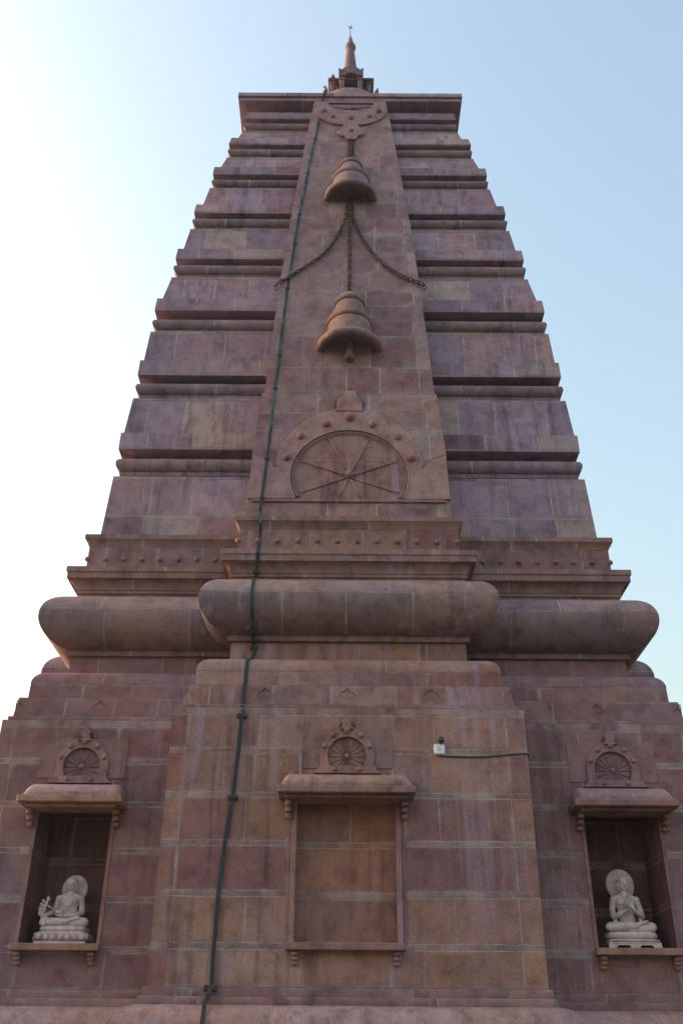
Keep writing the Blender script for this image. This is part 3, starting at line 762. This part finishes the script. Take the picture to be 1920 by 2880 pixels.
# --- carved chains
def link(b, p, t, nrm, L, W_, r, col):
    t = t.normalized(); s_ = t.cross(nrm).normalized()
    pts = [p + t * (L * .5 * cos(a)) + s_ * (W_ * .5 * sin(a)) * (1.0) for a in [2 * pi * i / 12 for i in range(12)]]
    b.tube(pts, r, col, 6, closed=True)
def chain(path, L=.16, W_=.068, r=.013, off=.045):
    b = MB(); P = []
    for x, z in path: P.append(Vector((x, yb(z) - off, z)))
    dense = []
    n = len(P)
    for i in range(n - 1):
        p0 = P[max(i - 1, 0)]; p1 = P[i]; p2 = P[i + 1]; p3 = P[min(i + 2, n - 1)]
        for j in range(20):
            t = j / 20; dense.append(.5 * ((2 * p1) + (p2 - p0) * t + (2 * p0 - 5 * p1 + 4 * p2 - p3) * t * t + (3 * p1 - p0 - 3 * p2 + p3) * t ** 3))
    dense.append(P[-1]); acc = 0; nxt = 0.; k = 0
    for i in range(len(dense) - 1):
        d = dense[i + 1] - dense[i]; l = d.length
        while nxt <= acc + l and l > 0:
            p = dense[i] + d * ((nxt - acc) / l); q = Vector((0, -1, 0)) if k % 2 == 0 else d.normalized().cross(Vector((0, -1, 0)))
            q = (q + Vector((0, -.35, 0))).normalized()
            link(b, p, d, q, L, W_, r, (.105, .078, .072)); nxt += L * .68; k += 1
        acc += l
    b.build('chain_relief', band)
chain([(-.05, 15.30), (-.075, 14.85), (-.14, 14.50), (-.29, 14.0), (-.514, 13.52), (-.808, 13.16), (-1.12, 12.82), (-1.35, 12.58), (-1.35, 12.42)])
chain([(.05, 15.30), (.055, 14.85), (.12, 14.50), (.27, 13.97), (.46, 13.53), (.694, 13.14), (.984, 12.84), (1.34, 12.60), (1.355, 12.42)])
chain([(-.002, 15.40), (-.002, 14.5), (-.002, 13.4), (-.002, 12.32)])
chain([(-.015, 17.98), (-.015, 17.10)], L=.14, W_=.06, r=.012); chain([(.062, 17.98), (.062, 17.10)], L=.14, W_=.06, r=.012)

# --- stupa dome, lantern and spire on the roof
mb = MB(); PD = (.27, .20, .19)
prof = [(1.15, 20.1), (1.15, 20.3), (1.06, 20.35), (1.02, 21.3), (1.06, 21.6), (1.085, 21.98)] + [(1.085 * cos(t), 22.02 + 1.04 * sin(t)) for t in [pi / 2 * i / 20 for i in range(20)]] + [(.02, 23.06)]
mb.lathe(prof, (.01, YC, 0), 56, PD)
mb.build('dome', TOWER)
mb = MB(); c2 = (.205, .155, .155)
cxl = .03
mb.box((cxl - .70, YC - .70, 22.46), (cxl + .70, YC + .70, 22.56), c2, .02)
mb.box((cxl - .40, YC - .40, 22.56), (cxl + .40, YC + .40, 23.40), c2, .02)
L = mb.build('lantern', TOWER)
for sx, sy in ((-1, -1), (1, -1), (-1, 1), (1, 1)):
    q = MB(); q.box((cxl + sx * .50 - .055, YC + sy * .48 - .055, 22.56), (cxl + sx * .50 + .055, YC + sy * .48 + .055, 23.34), c2, .012)
    q.box((cxl + sx * .50 - .08, YC + sy * .48 - .08, 23.26), (cxl + sx * .50 + .08, YC + sy * .48 + .08, 23.33), c2, .012); q.build('pillar', L)
for sx in (-1, 1):
    q = MB(); q.box((cxl + sx * .245 - .062, YC - .69, 22.56), (cxl + sx * .245 + .062, YC - .57, 23.34), c2, .012)
    q.box((cxl + sx * .245 - .085, YC - .71, 23.22), (cxl + sx * .245 + .085, YC - .55, 23.31), c2, .012); q.build('pillar', L)
e = MB(); e.box((cxl - .625, YC - .60, 23.36), (cxl + .625, YC + .60, 23.44), c2, .015); e.box((cxl - .56, YC - .54, 23.44), (cxl + .56, YC + .54, 23.50), c2, .015)
e.lathe([(.60, 23.50), (.42, 23.58), (.33, 23.9), (.25, 24.2), (.215, 24.45)], (cxl - .015, YC, 0), 8, c2, smooth=False)
Tg = MPLANE(YC - .60)
e.extrude([(cxl - .33, 23.36), (cxl - .17, 23.36), (cxl - .15, 23.43), (cxl, 23.47), (cxl + .15, 23.43), (cxl + .17, 23.36), (cxl + .33, 23.36), (cxl + .34, 23.66), (cxl + .315, 23.66), (cxl + .25, 23.60), (cxl + .16, 23.70), (cxl, 23.74), (cxl - .16, 23.70), (cxl - .25, 23.60), (cxl - .315, 23.66), (cxl - .34, 23.66)], .13, c2, Tg, base=-.1)
e.build('eave', L)
for sx, sy in ((-1, -1), (1, -1), (-1, 1), (1, 1)):
    h = MB(); bx, by = cxl + sx * .69, YC + sy * .66
    h.box((bx - .055, by - .055, 22.50), (bx + .055, by + .055, 22.74), c2, .01)
    if sx < 0: h.tube([(bx, by, 22.72), (bx + .02, by, 22.84), (bx - .01, by, 22.93), (bx - .06, by, 22.94)], [.05, .05, .045, .02], c2, 8)
    else: h.tube([(bx, by, 22.72), (bx + .01, by, 22.80), (bx + .035, by, 22.90)], [.05, .035, .015], c2, 8)
    h.build('corner_finial', L)
h = MB(); h.tube([(cxl - .49, YC - .55, 23.46), (cxl - .49, YC - .55, 23.56), (cxl - .49, YC - .55, 23.64)], [.07, .045, .01], c2, 8); h.build('corner_finial', L)
mb = MB(); cs = (.26, .19, .18)
prof = [(.235, 24.38), (.205, 24.52)]
r0, z0_ = .178, 24.62
for i in range(5):
    za = 24.62 + i * .172; ra = .178 - i * .0135
    prof += [(ra + .008, za), (ra, za + .02), (ra - .010, za + .15), (ra - .002, za + .168)]
prof += [(.115, 25.50)] + [(.115 + .045 * sin(pi * i / 8), 25.50 + .28 * i / 8) for i in range(1, 8)] + [(.10, 25.79), (.088, 25.86), (.075, 25.95), (.045, 26.08), (.012, 26.23), (.002, 26.24)]
mb.lathe(prof, (.012, YC, 0), 28, (.20, .155, .155))
SP = mb.build('spire', TOWER)
q = MB(); q.tube([(.008, YC, 26.2), (.006, YC, 26.60)], .010, None, 6)
for dx, dz in ((-.075, .10), (.045, .15), (.08, -.01)): q.tube([(.006, YC, 26.585), (.006 + dx * .5, YC, 26.585 + dz * .45), (.006 + dx, YC, 26.585 + dz)], [.016, .013, .006], None, 6)
q.ball((.006, YC, 26.585), .022, None, 8, 6)
q.build('finial_rod', SP, IRON)

# ------------------------------------------------------------------ copper strap
PS = [(-0.536,14.570,20.02),(-0.606,14.570,19.931),(-0.636,14.600,19.80),(-0.690,14.584,19.459),(-0.722,14.454,18.599),(-0.836,14.173,17.370),(-0.940,13.867,15.916),(-1.025,13.645,14.777),(-1.094,13.404,13.457),(-1.152,13.241,12.518),(-1.192,13.135,11.580),(-1.224,13.025,10.593),(-1.250,12.935,10.0),(-1.255,12.90,9.84),(-1.275,12.865,9.3),(-1.290,12.80,8.75),(-1.297,12.765,8.54),(-1.327,12.72,8.034),(-1.337,12.665,7.62),(-1.345,12.68,7.56),(-1.360,12.69,7.384),(-1.345,12.50,7.225),(-1.336,12.495,7.107),(-1.326,12.565,6.936),(-1.338,12.565,6.663),(-1.313,12.340,6.59),(-1.320,12.335,6.484),(-1.335,12.41,6.33),(-1.350,12.49,6.15),(-1.349,12.280,6.03),(-1.348,12.165,5.87),(-1.347,12.118,5.70),(-1.342,12.135,5.52),(-1.333,12.27,5.31),(-1.330,12.46,5.215),(-1.329,12.555,5.13),(-1.318,12.555,5.02),(-1.34,12.52,4.91),(-1.365,12.430,4.89),(-1.369,12.27,4.80),(-1.370,12.210,4.65),(-1.374,12.205,4.45),(-1.375,12.115,4.38),(-1.377,12.085,4.12),(-1.372,12.04,4.06),(-1.369,11.985,4.0),(-1.388,11.985,3.495),(-1.405,11.985,3.164),(-1.421,11.985,2.896),(-1.466,11.985,2.530),(-1.501,11.985,2.126),(-1.518,11.985,1.640),(-1.528,11.985,1.221),(-1.527,11.985,0.817),(-1.548,11.90,0.70),(-1.561,11.77,0.60),(-1.562,11.655,0.406),(-1.562,11.63,0.25),(-1.562,11.70,.0),(-1.56,11.90,-.2),(-1.56,11.65,-.4),(-1.56,11.65,-1.6)]
def strap(pts, wd, th):
    b = MB(); P = [Vector(p) for p in pts]
    # resample with a slight waviness
    D = []
    for i in range(len(P) - 1):
        n = max(1, int((P[i + 1] - P[i]).length / .12))
        for j in range(n): D.append(P[i].lerp(P[i + 1], j / n) + Vector((random.uniform(-.004, .004), 0, 0)))
    D.append(P[-1]); vs = []
    for i, p in enumerate(D):
        t = (D[min(i + 1, len(D) - 1)] - D[max(i - 1, 0)]).normalized(); sx = Vector((1, 0, 0)); sx = (sx - t * sx.dot(t)).normalized(); nn = sx.cross(t)
        ww = wd * random.uniform(.93, 1.07)
        for a, c_ in ((-1, -1), (1, -1), (1, 1), (-1, 1)): vs.append(p + sx * a * ww / 2 + nn * c_ * th / 2)
    F = [(4 * i + k, 4 * i + (k + 1) % 4, 4 * i + 4 + (k + 1) % 4, 4 * i + 4 + k)[::-1] for i in range(len(D) - 1) for k in range(4)]
    b.add(vs, F, (0, 0, 0)); return b
S = strap(PS, .046, .014).build('lightning_conductor', None, COPPER)
tag(S, 'long thin green and black metal strap running down the whole front of the tower', 'lightning conductor')
for x, y, z, w_, h_ in ((-1.372, 11.985, 3.93, .13, .055), (-1.421, 11.985, 2.885, .125, .052), (-1.535, 11.96, .775, .15, .06), (-1.329, 12.56, 5.10, .11, .06), (-1.345, 12.45, 6.235, .10, .05)):
    q = MB(); q.box((x - w_ / 2, y - .022, z - h_ / 2), (x + w_ / 2, y + .04, z + h_ / 2), None, .006); q.ball((x - w_ * .35, y - .024, z), .009, None, 8, 6); q.ball((x + w_ * .35, y - .024, z), .009, None, 8, 6)
    q.build('clamp', S, IRON)
for z in (7.62, 8.40, 9.93, 10.75, 12.5, 13.9, 14.9, 16.5, 17.3, 18.0, 18.7, 19.2):
    zs = [p for p in PS]; i = max(j for j in range(len(PS)) if PS[j][2] >= z); a, b_ = PS[i], PS[i + 1]; f = (a[2] - z) / (a[2] - b_[2]) if a[2] != b_[2] else 0
    x = a[0] + (b_[0] - a[0]) * f; y = a[1] + (b_[1] - a[1]) * f
    q = MB(); q.box((x - .04, y - .014, z - .012), (x + .04, y + .03, z + .012), None, .004); q.build('clip', S, IRON)

# ------------------------------------------------------------------ security camera and its cable
CM = thing('security_camera', 'small white square security camera with black lens on the central wall', 'security camera', loc=(1.15, YF, 3.5))
q = MB(); q.box((1.082, YF - .06, 3.435), (1.218, YF - .004, 3.570), None, .014)
for a in ((-.05, .05), (.05, .05), (-.05, -.05), (.05, -.05)): q.ball((1.15 + a[0], YF - .060, 3.5025 + a[1]), .005, None, 8, 6)
q.build('housing', CM, WHITE)
q = MB(); q.tube([(1.15 + .018 * cos(t), YF - .062, 3.50 + .018 * sin(t)) for t in [2 * pi * i / 16 for i in range(16)]], .0028, None, 6, closed=True); q.build('ring_mark', CM, simple_mat('grey_print', (.35, .36, .38), (.3, .3, .32)))
q = MB(); q.tube([(1.172, YF - .02, 3.565), (1.172, YF - .05, 3.585)], .022, None, 10); q.build('bracket', CM, BLACK)
q = MB(); q.ball((1.172, YF - .075, 3.615), .042, None, 24, 16, sc_=(1, 1.05, 1)); ln = q.build('lens_head', CM, BLACK)
q = MB(); q.tube([(1.172, YF - .112, 3.600), (1.172, YF - .122, 3.597)], .024, None, 20); q.build('lens', ln, GLASS)
pts = [(1.150, YF - .03, 3.437), (1.165, YF - .03, 3.428), (1.20, YF - .012, 3.422), (1.353, YF - .012, 3.420), (1.55, YF - .012, 3.416), (1.719, YF - .012, 3.418), (1.90, YF - .012, 3.436), (2.05, YF - .012, 3.452), (2.20, YF - .012, 3.462), (2.262, YF - .014, 3.462), (2.283, YF + .01, 3.455), (2.281, YF + .10, 3.44), (2.28, YF + .3, 3.43), (2.278, YF + .56, 3.42)]
q = MB(); q.tube(pts, .0085, None, 8); cb = q.build('cable', None, BLACK); tag(cb, 'thin black cable running right from the security camera to the corner of the bay', 'cable')

# ------------------------------------------------------------------ seated statues
class Blob:
    """a sculpted body: overlapping tapered limbs joined into one surface by a voxel remesh"""
    def __init__(s): s.m = MB()
    def e(s, c, r, rot=None, seg=20, rings=14):
        M = Matrix.Rotation(rot[0], 3, rot[1]) if rot else Matrix.Identity(3); C = Vector(c)
        s.m.ball((0, 0, 0), 1, (1, 1, 1), seg, rings, T=lambda p: C + M @ Vector((p[0] * r[0], p[1] * r[1], p[2] * r[2])))
    def l(s, a, b, ra, rb, n=7, bulge=0.):
        a, b = Vector(a), Vector(b)
        for i in range(n + 1):
            t = i / n; r = ra + (rb - ra) * t + bulge * sin(pi * t); s.e(a.lerp(b, t), (r, r, r), seg=14, rings=10)
    def chain(s, pts, rs, n=5):
        for i in range(len(pts) - 1): s.l(pts[i], pts[i + 1], rs[i], rs[i + 1], n)
    def build(s, name, parent, vox, smooth=3):
        o = s.m.build(name, parent, STATUE)
        md = o.modifiers.new('r', 'REMESH'); md.mode = 'VOXEL'; md.voxel_size = vox; md.use_smooth_shade = True
        m2 = o.modifiers.new('s', 'SMOOTH'); m2.iterations = smooth; m2.factor = .5
        return o

def hand(B, wrist, palm_dir, palm_n, curl, thumb_side, S=1., curls=None):
    """palm and five fingers; palm_dir: towards the finger tips, palm_n: palm normal, curl: fold in radians per joint"""
    W = Vector(wrist); d = Vector(palm_dir).normalized(); n = Vector(palm_n); n = (n - d * n.dot(d)).normalized(); s_ = d.cross(n).normalized() * thumb_side
    for t in (0, .35, .7, 1.0):
        p = W + d * (.052 * S * t); wd = (.018 + .013 * t) * S
        for u in (-1, -.35, .35, 1): B.e(p + s_ * wd * u * .75, (.0115 * S, .0115 * S, .0105 * S), seg=10, rings=8)
    ls = [.044, .050, .046, .037]
    for i in range(4):
        p = W + d * (.055 * S) + s_ * (.024 - .016 * i) * S; dd = d + s_ * (.10 - .07 * i); dd.normalize(); L_ = ls[i] * S; rr = (.0082 - .0004 * i) * S
        cc = curls[i] if curls else curl
        for k in range(3):
            q = p + dd * (L_ * (.42, .32, .26)[k]); B.l(p, q, rr * (1 - .09 * k), rr * (1 - .09 * (k + 1)), 4); p = q
            dd = (dd * cos(cc) + n * sin(cc)).normalized()
    p = W + d * .012 * S + s_ * .022 * S; dd = (d * .65 + s_ * .75 + n * .25).normalized()
    for k in range(2):
        q = p + dd * .026 * S; B.l(p, q, .0095 * S * (1 - .1 * k), .0085 * S * (1 - .1 * k), 4); p = q; dd = (dd * .8 + d * .5 + n * .2).normalized()

def statue(cx, yfront, zbase, kind, label):
    root = thing('seated_statue', label, 'statue', loc=(cx, yfront, zbase))
    L_ = lambda dx, dy, dz: (cx + dx, yfront + dy, zbase + dz)
    cs = (.4, .33, .29)
    if kind == 'A':
        pw, pd = .305, .20; cyy = .21
        q = MB(); q.box(L_(-pw - .01, cyy - pd, -.035), L_(pw + .01, cyy + pd, .012), cs, .006); q.build('plinth', root, STATUE)
        q = MB(); vs = []; n = 64; prof = [(.93, .012), (1.0, .03), (1.03, .065), (1.0, .105), (.93, .122), (.5, .125)]
        def se(t, k): c_, s_ = cos(t), sin(t); return (cx + pw * k * math.copysign(abs(c_) ** .45, c_), yfront + cyy + pd * k * math.copysign(abs(s_) ** .45, s_))
        for k, z in prof: vs += [(*se(2 * pi * i / n, k), zbase + z) for i in range(n)]
        q.add(vs, [(k * n + i, k * n + (i + 1) % n, (k + 1) * n + (i + 1) % n, (k + 1) * n + i) for k in range(len(prof) - 1) for i in range(n)], cs, smooth=True)
        # lotus petals
        def petal(px, py, dirx, diry, wp):
            tx, ty = -diry, dirx
            out = [(-.5, 0.02), (-.52, .45), (-.40, .8), (0, 1.02), (.40, .8), (.52, .45), (.5, .02)]
            q.tube([(px + tx * u * wp + dirx * (.012 + .012 * sin(v * pi)), py + ty * u * wp + diry * (.012 + .012 * sin(v * pi)), zbase + .018 + v * .088) for u, v in out], .0062, cs, 6)
            q.ball((px + dirx * .006, py + diry * .006, zbase + .06), 1, cs, 12, 8, sc_=(abs(tx) * wp * .44 + abs(dirx) * .016, abs(ty) * wp * .44 + abs(diry) * .016, .038))
        for i in range(7): petal(cx + (-3 + i) * .086, yfront + cyy - pd - .002, 0, -1, .08)
        for i in range(4):
            for s_ in (-1, 1): petal(cx + s_ * (pw + .002), yfront + cyy - .135 + i * .088, s_, 0, .08)
        q.build('lotus_base', root, STATUE)
        q = MB(); prof = [(.80, .122), (.92, .126), (.95, .145), (.95, .165), (.90, .182), (.5, .184)]; vs = []
        for k, z in prof: vs += [(*se(2 * pi * i / n, k), zbase + z) for i in range(n)]
        q.add(vs, [(k * n + i, k * n + (i + 1) % n, (k + 1) * n + (i + 1) % n, (k + 1) * n + i) for k in range(len(prof) - 1) for i in range(n)], cs, smooth=True)
        q.build('cushion', root, STATUE)
        seat = .18
    else:
        pw, pd = .31, .20; cyy = .22
        q = MB()
        T = MPLANE(yfront + cyy - pd)
        for yy in (cyy - pd, cyy + pd - .03):
            T = MPLANE(yfront + yy)
            out = [(-.325, 0), (-.245, 0), (-.235, .022), (-.215, .034), (-.205, .05), (-.075, .05), (-.055, .03), (-.035, .0), (.035, 0), (.055, .03), (.075, .05), (.205, .05), (.215, .034), (.235, .022), (.245, 0), (.325, 0), (.315, .075), (-.315, .075)]
            fr = [(cx + x, zbase + z) for x, z in out]
            # three feet and the rail as quads
            for a, b_, c_, d_ in (((-.325, 0), (-.25, 0), (-.205, .05), (-.32, .05)), ((-.04, 0), (.04, 0), (.07, .05), (-.07, .05)), ((.25, 0), (.325, 0), (.32, .05), (.205, .05)), ((-.32, .05), (.32, .05), (.315, .078), (-.315, .078))):
                q.extrude([(cx + p[0], zbase + p[1]) for p in (a, b_, c_, d_)], 0., cs, T, base=-.03)
        q.box(L_(-.318, cyy - pd - .004, .066), L_(.318, cyy + pd, .082), cs, .004)
        q.build('stool', root, STATUE)
        def se(t, k): c_, s_ = cos(t), sin(t); return (cx + pw * k * math.copysign(abs(c_) ** .45, c_), yfront + cyy + pd * k * math.copysign(abs(s_) ** .45, s_))
        n = 64
        q = MB(); vs = []; prof = [(.93, .082), (.98, .09), (.98, .112), (.93, .122), (.4, .124)]
        for k, z in prof: vs += [(*se(2 * pi * i / n, k * (1 + (.008 if i % 2 else 0))), zbase + z) for i in range(n)]
        q.add(vs, [(k * n + i, k * n + (i + 1) % n, (k + 1) * n + (i + 1) % n, (k + 1) * n + i) for k in range(len(prof) - 1) for i in range(n)], cs, smooth=True)
        for i in range(30): q.ball(L_(-.29 + i * .02, cyy - pd + .004, .101), .010, cs, 8, 6)
        q.build('fringed_mat', root, STATUE)
        q = MB(); vs = []; prof = [(.90, .122), (.97, .13), (1.0, .155), (.99, .18), (.93, .20), (.6, .212), (.2, .215)]
        for k, z in prof: vs += [(*se(2 * pi * i / n, k), zbase + z) for i in range(n)]
        q.add(vs, [(k * n + i, k * n + (i + 1) % n, (k + 1) * n + (i + 1) % n, (k + 1) * n + i) for k in range(len(prof) - 1) for i in range(n)], cs, smooth=True)
        q.build('cushion', root, STATUE)
        seat = .205
    K = 1.03 if kind == 'A' else 1.17; Kx = 1.0 if kind == 'A' else 1.04
    P = lambda x, y, z: (cx + x * Kx, yfront + .23 + y, zbase + seat + z * K)
    B = Blob()
    # torso
    B.e(P(0, .02, .065), (.135, .105, .085)); B.e(P(0, .02, .14), (.105, .078, .09)); B.e(P(0, .015, .20), (.108, .074, .085)); B.e(P(0, .01, .27), (.118, .075, .09))
    B.e(P(-.055, -.012, .30), (.062, .055, .055)); B.e(P(.055, -.012, .30), (.062, .055, .055)); B.e(P(0, .015, .335), (.135, .055, .045))
    B.l(P(0, .012, .35), P(0, .0, .415), .052, .043, 5)
    for s_ in (-1, 1): B.l(P(s_ * .03, .015, .375), P(s_ * .12, .02, .338), .036, .038, 5)
    # legs: thighs to the knees and crossed shins
    for s_ in (-1, 1):
        B.l(P(s_ * .085, .03, .055), P(s_ * .245, -.115, .05), .072, .056, 8, .004)
        B.e(P(s_ * .255, -.12, .048), (.050, .052, .05))
    B.l(P(-.25, -.125, .045), P(.05, -.185, .055), .050, .034, 9, .006)
    B.l(P(.25, -.12, .040), P(-.02, -.155, .028), .050, .036, 9, .006)
    # foot lying on the opposite thigh
    B.l(P(.05, -.185, .06), P(.17, -.165, .098), .028, .019, 6)
    for i in range(5): B.l(P(.165, -.178 + .009 * i, .096), P(.195 - .003 * i, -.180 + .011 * i, .103), .0085, .0075, 3)
    B.l(P(-.04, -.155, .03), P(-.17, -.14, .03), .028, .02, 5)
    # head
    hz = .485
    B.e(P(0, -.008, hz), (.058, .066, .072)); B.e(P(0, -.020, hz - .030), (.052, .050, .048)); B.e(P(0, -.040, hz - .058), (.024, .020, .016))
    B.e(P(0, .012, hz + .022), (.065, .070, .062))
    B.e(P(0, .012, hz + .080), (.032, .034, .028)); B.e(P(0, .012, hz + .104), (.012, .013, .010))
    # face
    B.l(P(0, -.070, hz + .008), P(0, -.083, hz - .022), .0065, .0105, 5); B.e(P(-.009, -.077, hz - .026), (.007, .007, .006)); B.e(P(.009, -.077, hz - .026), (.007, .007, .006))
    for s_ in (-1, 1):
        B.chain([P(s_ * .010, -.070, hz + .012), P(s_ * .024, -.070, hz + .022), P(s_ * .043, -.055, hz + .014)], [.005, .0048, .004], 4)
        B.e(P(s_ * .024, -.062, hz + .000), (.0155, .010, .0085)); B.l(P(s_ * .012, -.070, hz - .006), P(s_ * .037, -.062, hz - .005), .0035, .003, 4)
        B.e(P(s_ * .032, -.048, hz - .028), (.020, .018, .018))
        B.chain([P(s_ * .062, -.002, hz + .015), P(s_ * .066, -.004, hz - .01), P(s_ * .064, -.006, hz - .04), P(s_ * .060, -.006, hz - .068)], [.013, .012, .009, .010], 5)
    B.l(P(-.018, -.066, hz - .043), P(.018, -.066, hz - .043), .0048, .0048, 5); B.l(P(-.013, -.066, hz - .052), P(.013, -.066, hz - .052), .0045, .0045, 4)
    # curls
    for ring in range(7):
        ph = radians(12 + ring * 13); rr = .067 * cos(ph); zz_ = hz + .028 + .062 * sin(ph); m_ = max(6, int(2 * pi * rr / .0165))
        for i in range(m_):
            a = 2 * pi * (i + .5 * (ring % 2)) / m_
            if sin(a) < .35: B.e(P(rr * cos(a), .012 + rr * 1.06 * sin(a), zz_), (.0088, .0088, .0088), seg=8, rings=6)
    for i in range(9):
        a = 2 * pi * i / 9; B.e(P(.031 * cos(a), .012 + .033 * sin(a), hz + .088), (.0088, .0088, .0088), seg=8, rings=6)
    # robe edge across the chest
    if kind == 'A': B.chain([P(.045, -.025, .385), P(.058, -.058, .34), P(.050, -.072, .29), P(.025, -.074, .24), P(.0, -.068, .2)], [.006] * 5, 5)
    else:
        B.chain([P(-.05, -.02, .382), P(-.035, -.052, .362), P(0, -.062, .352), P(.035, -.052, .362), P(.05, -.02, .382)], [.005] * 5, 5)
        B.chain([P(-.09, -.05, .125), P(0, -.075, .12), P(.09, -.05, .125)], [.006] * 3, 5); B.chain([P(-.1, -.06, .07), P(0, -.095, .062), P(.1, -.06, .07)], [.010] * 3, 5)
    # arms
    if kind == 'A':
        B.chain([P(-.140, .02, .335), P(-.158, .03, .26), P(-.172, .02, .185)], [.041, .039, .037], 6)
        B.chain([P(-.172, .02, .185), P(-.20, -.07, .155), P(-.232, -.165, .125)], [.036, .031, .021], 6)
        hand(B, P(-.236, -.172, .120), (-.10, -.28, -1.), (.0, 1, -.25), .10, 1, 1.15, [.02, .10, .16, .2])
        B.chain([P(.140, .02, .335), P(.160, .03, .26), P(.168, .02, .175)], [.041, .039, .038], 6)
        B.chain([P(.168, .02, .175), P(.11, -.09, .125), P(.02, -.145, .120)], [.036, .031, .021], 6)
        hand(B, P(.015, -.148, .118), (-1, -.12, .02), (0, -.15, 1), .28, -1, 1.15)
    else:
        B.chain([P(-.140, .02, .335), P(-.162, .02, .25), P(-.168, -.01, .165)], [.041, .040, .037], 6)
        B.chain([P(-.168, -.01, .165), P(-.11, -.085, .175), P(-.028, -.125, .225)], [.036, .030, .020], 6)
        hand(B, P(-.026, -.127, .232), (-.18, -.05, 1), (.8, -.45, .1), .05, -1, 1.05, [.30, .03, .02, .04])
        B.chain([P(.140, .02, .335), P(.165, .02, .25), P(.175, -.01, .165)], [.041, .040, .037], 6)
        B.chain([P(.175, -.01, .165), P(.125, -.08, .185), P(.052, -.125, .228)], [.036, .030, .020], 6)
        hand(B, P(.048, -.128, .235), (-.25, -.15, 1), (-.45, 1, .0), .35, 1, 1.05, [.55, .38, .28, .22])
        # drape from the elbows
        B.l(P(-.155, -.0, .15), P(-.135, -.02, .06), .028, .022, 6); B.l(P(.16, -.0, .15), P(.145, -.02, .06), .028, .022, 6)
    B.build('body', root, .0042, 2)
    # halo
    q = MB(); hr = .162 if kind == 'A' else .178; hz_ = zbase + seat + (.455 if kind == 'A' else .50) * K; hx = cx + (.02 if kind == 'A' else -.01); hy = yfront + .335
    nseg = 56; vs = [(hx, hy - .012, hz_)]
    for rr, yy in ((hr * .5, hy - .012), (hr * .93, hy - .012), (hr, hy - .006), (hr, hy + .02)): vs += [(hx + rr * cos(2 * pi * i / nseg), yy, hz_ + rr * 1.05 * sin(2 * pi * i / nseg)) for i in range(nseg)]
    F = [(0, 1 + i, 1 + (i + 1) % nseg) for i in range(nseg)]
    for k in range(3): F += [(1 + k * nseg + i, 1 + (k + 1) * nseg + i, 1 + (k + 1) * nseg + (i + 1) % nseg, 1 + k * nseg + (i + 1) % nseg) for i in range(nseg)]
    F.append(tuple(1 + 3 * nseg + i for i in range(nseg)))
    q.add(vs, F, cs); q.build('halo', root, STATUE)
    if kind == 'A':
        # bowl with a sprig, and the leafy branch in the other hand
        q = MB(); bx, by, bz = P(-.065, -.150, .150)
        q.lathe([(.004, -.02), (.028, -.018), (.044, .0), (.048, .018), (.040, .03), (.034, .03), (.03, .02), (.003, .012)], (bx, by, bz), 24, cs); bowl = q.build('bowl', root, STATUE)
        q = MB()
        for dx, dz, cu in ((-.028, .065, -1), (-.010, .085, -1), (.012, .09, 1), (.032, .07, 1), (0, .06, 1)):
            q.tube([(bx + dx * .2, by, bz + .02), (bx + dx * .7, by - .006, bz + .02 + dz * .6), (bx + dx + cu * .010, by - .010, bz + .02 + dz), (bx + dx + cu * .020, by - .012, bz + .016 + dz * .9)], [.006, .0065, .009, .003], cs, 7)
        q.build('sprig', bowl, STATUE)
        q = MB(); px, py, pz = P(-.262, -.185, .055)
        stem = [(px, py, pz), (px - .012, py, pz + .07), (px - .005, py, pz + .15), (px + .030, py, pz + .235)]
        q.tube(stem, [.010, .009, .008, .005], cs, 8)
        for i in range(11):
            t = .18 + i * .078; k = min(int(t * 3), 2); f = t * 3 - k; a, b_ = Vector(stem[k]), Vector(stem[k + 1]); c_ = a.lerp(b_, f); s_ = -1 if i % 2 else 1
            tip = c_ + Vector((s_ * .046, -.008, .046)); mid = c_.lerp(tip, .55)
            q.tube([c_, mid, tip], [.005, .019, .002], cs, 7)
        tip = Vector(stem[-1]); q.tube([tip, tip + Vector((.01, 0, .03)), tip + Vector((.014, 0, .06))], [.005, .015, .002], cs, 7)
        q.tube([(px + .02, py, pz + .20), (px + .06, py + .02, pz + .17), (px + .10, py + .05, pz + .15)], [.012, .010, .008], cs, 8)
        q.build('leafy_branch', root, STATUE)
    return root
statue(-3.49, YS + .06, 1.27 + .035, 'A', 'pale stone seated statue holding a bowl and leafy branch in left niche')
statue(3.49, YS + .06, 1.272, 'B', 'pale stone seated statue with hands raised at chest in right niche')
hz = MB(); hz.v = [(x, y, z) for x in (-40, 40) for y in (-15, 40) for z in (-2.6, 29)]; hz.f = [(0,1,3,2),(4,6,7,5),(0,4,5,1),(2,3,7,6),(0,2,6,4),(1,5,7,3)]; hz.c = [(1,1,1)]*6; hz.m = [0.]*6; hz.s = [False]*6
hm = bpy.data.materials.new('haze_air'); hm.use_nodes = True; ht = hm.node_tree; ht.nodes.clear()
ho = ht.nodes.new('ShaderNodeOutputMaterial'); hv = ht.nodes.new('ShaderNodeVolumePrincipled'); hv.inputs['Color'].default_value = (.60, .75, 1, 1); hv.inputs['Density'].default_value = .0005; hv.inputs['Anisotropy'].default_value = .3
ht.links.new(hv.outputs[0], ho.inputs['Volume'])
hz.build('haze', None, hm, 'stuff')
print('objects', len(bpy.data.objects))
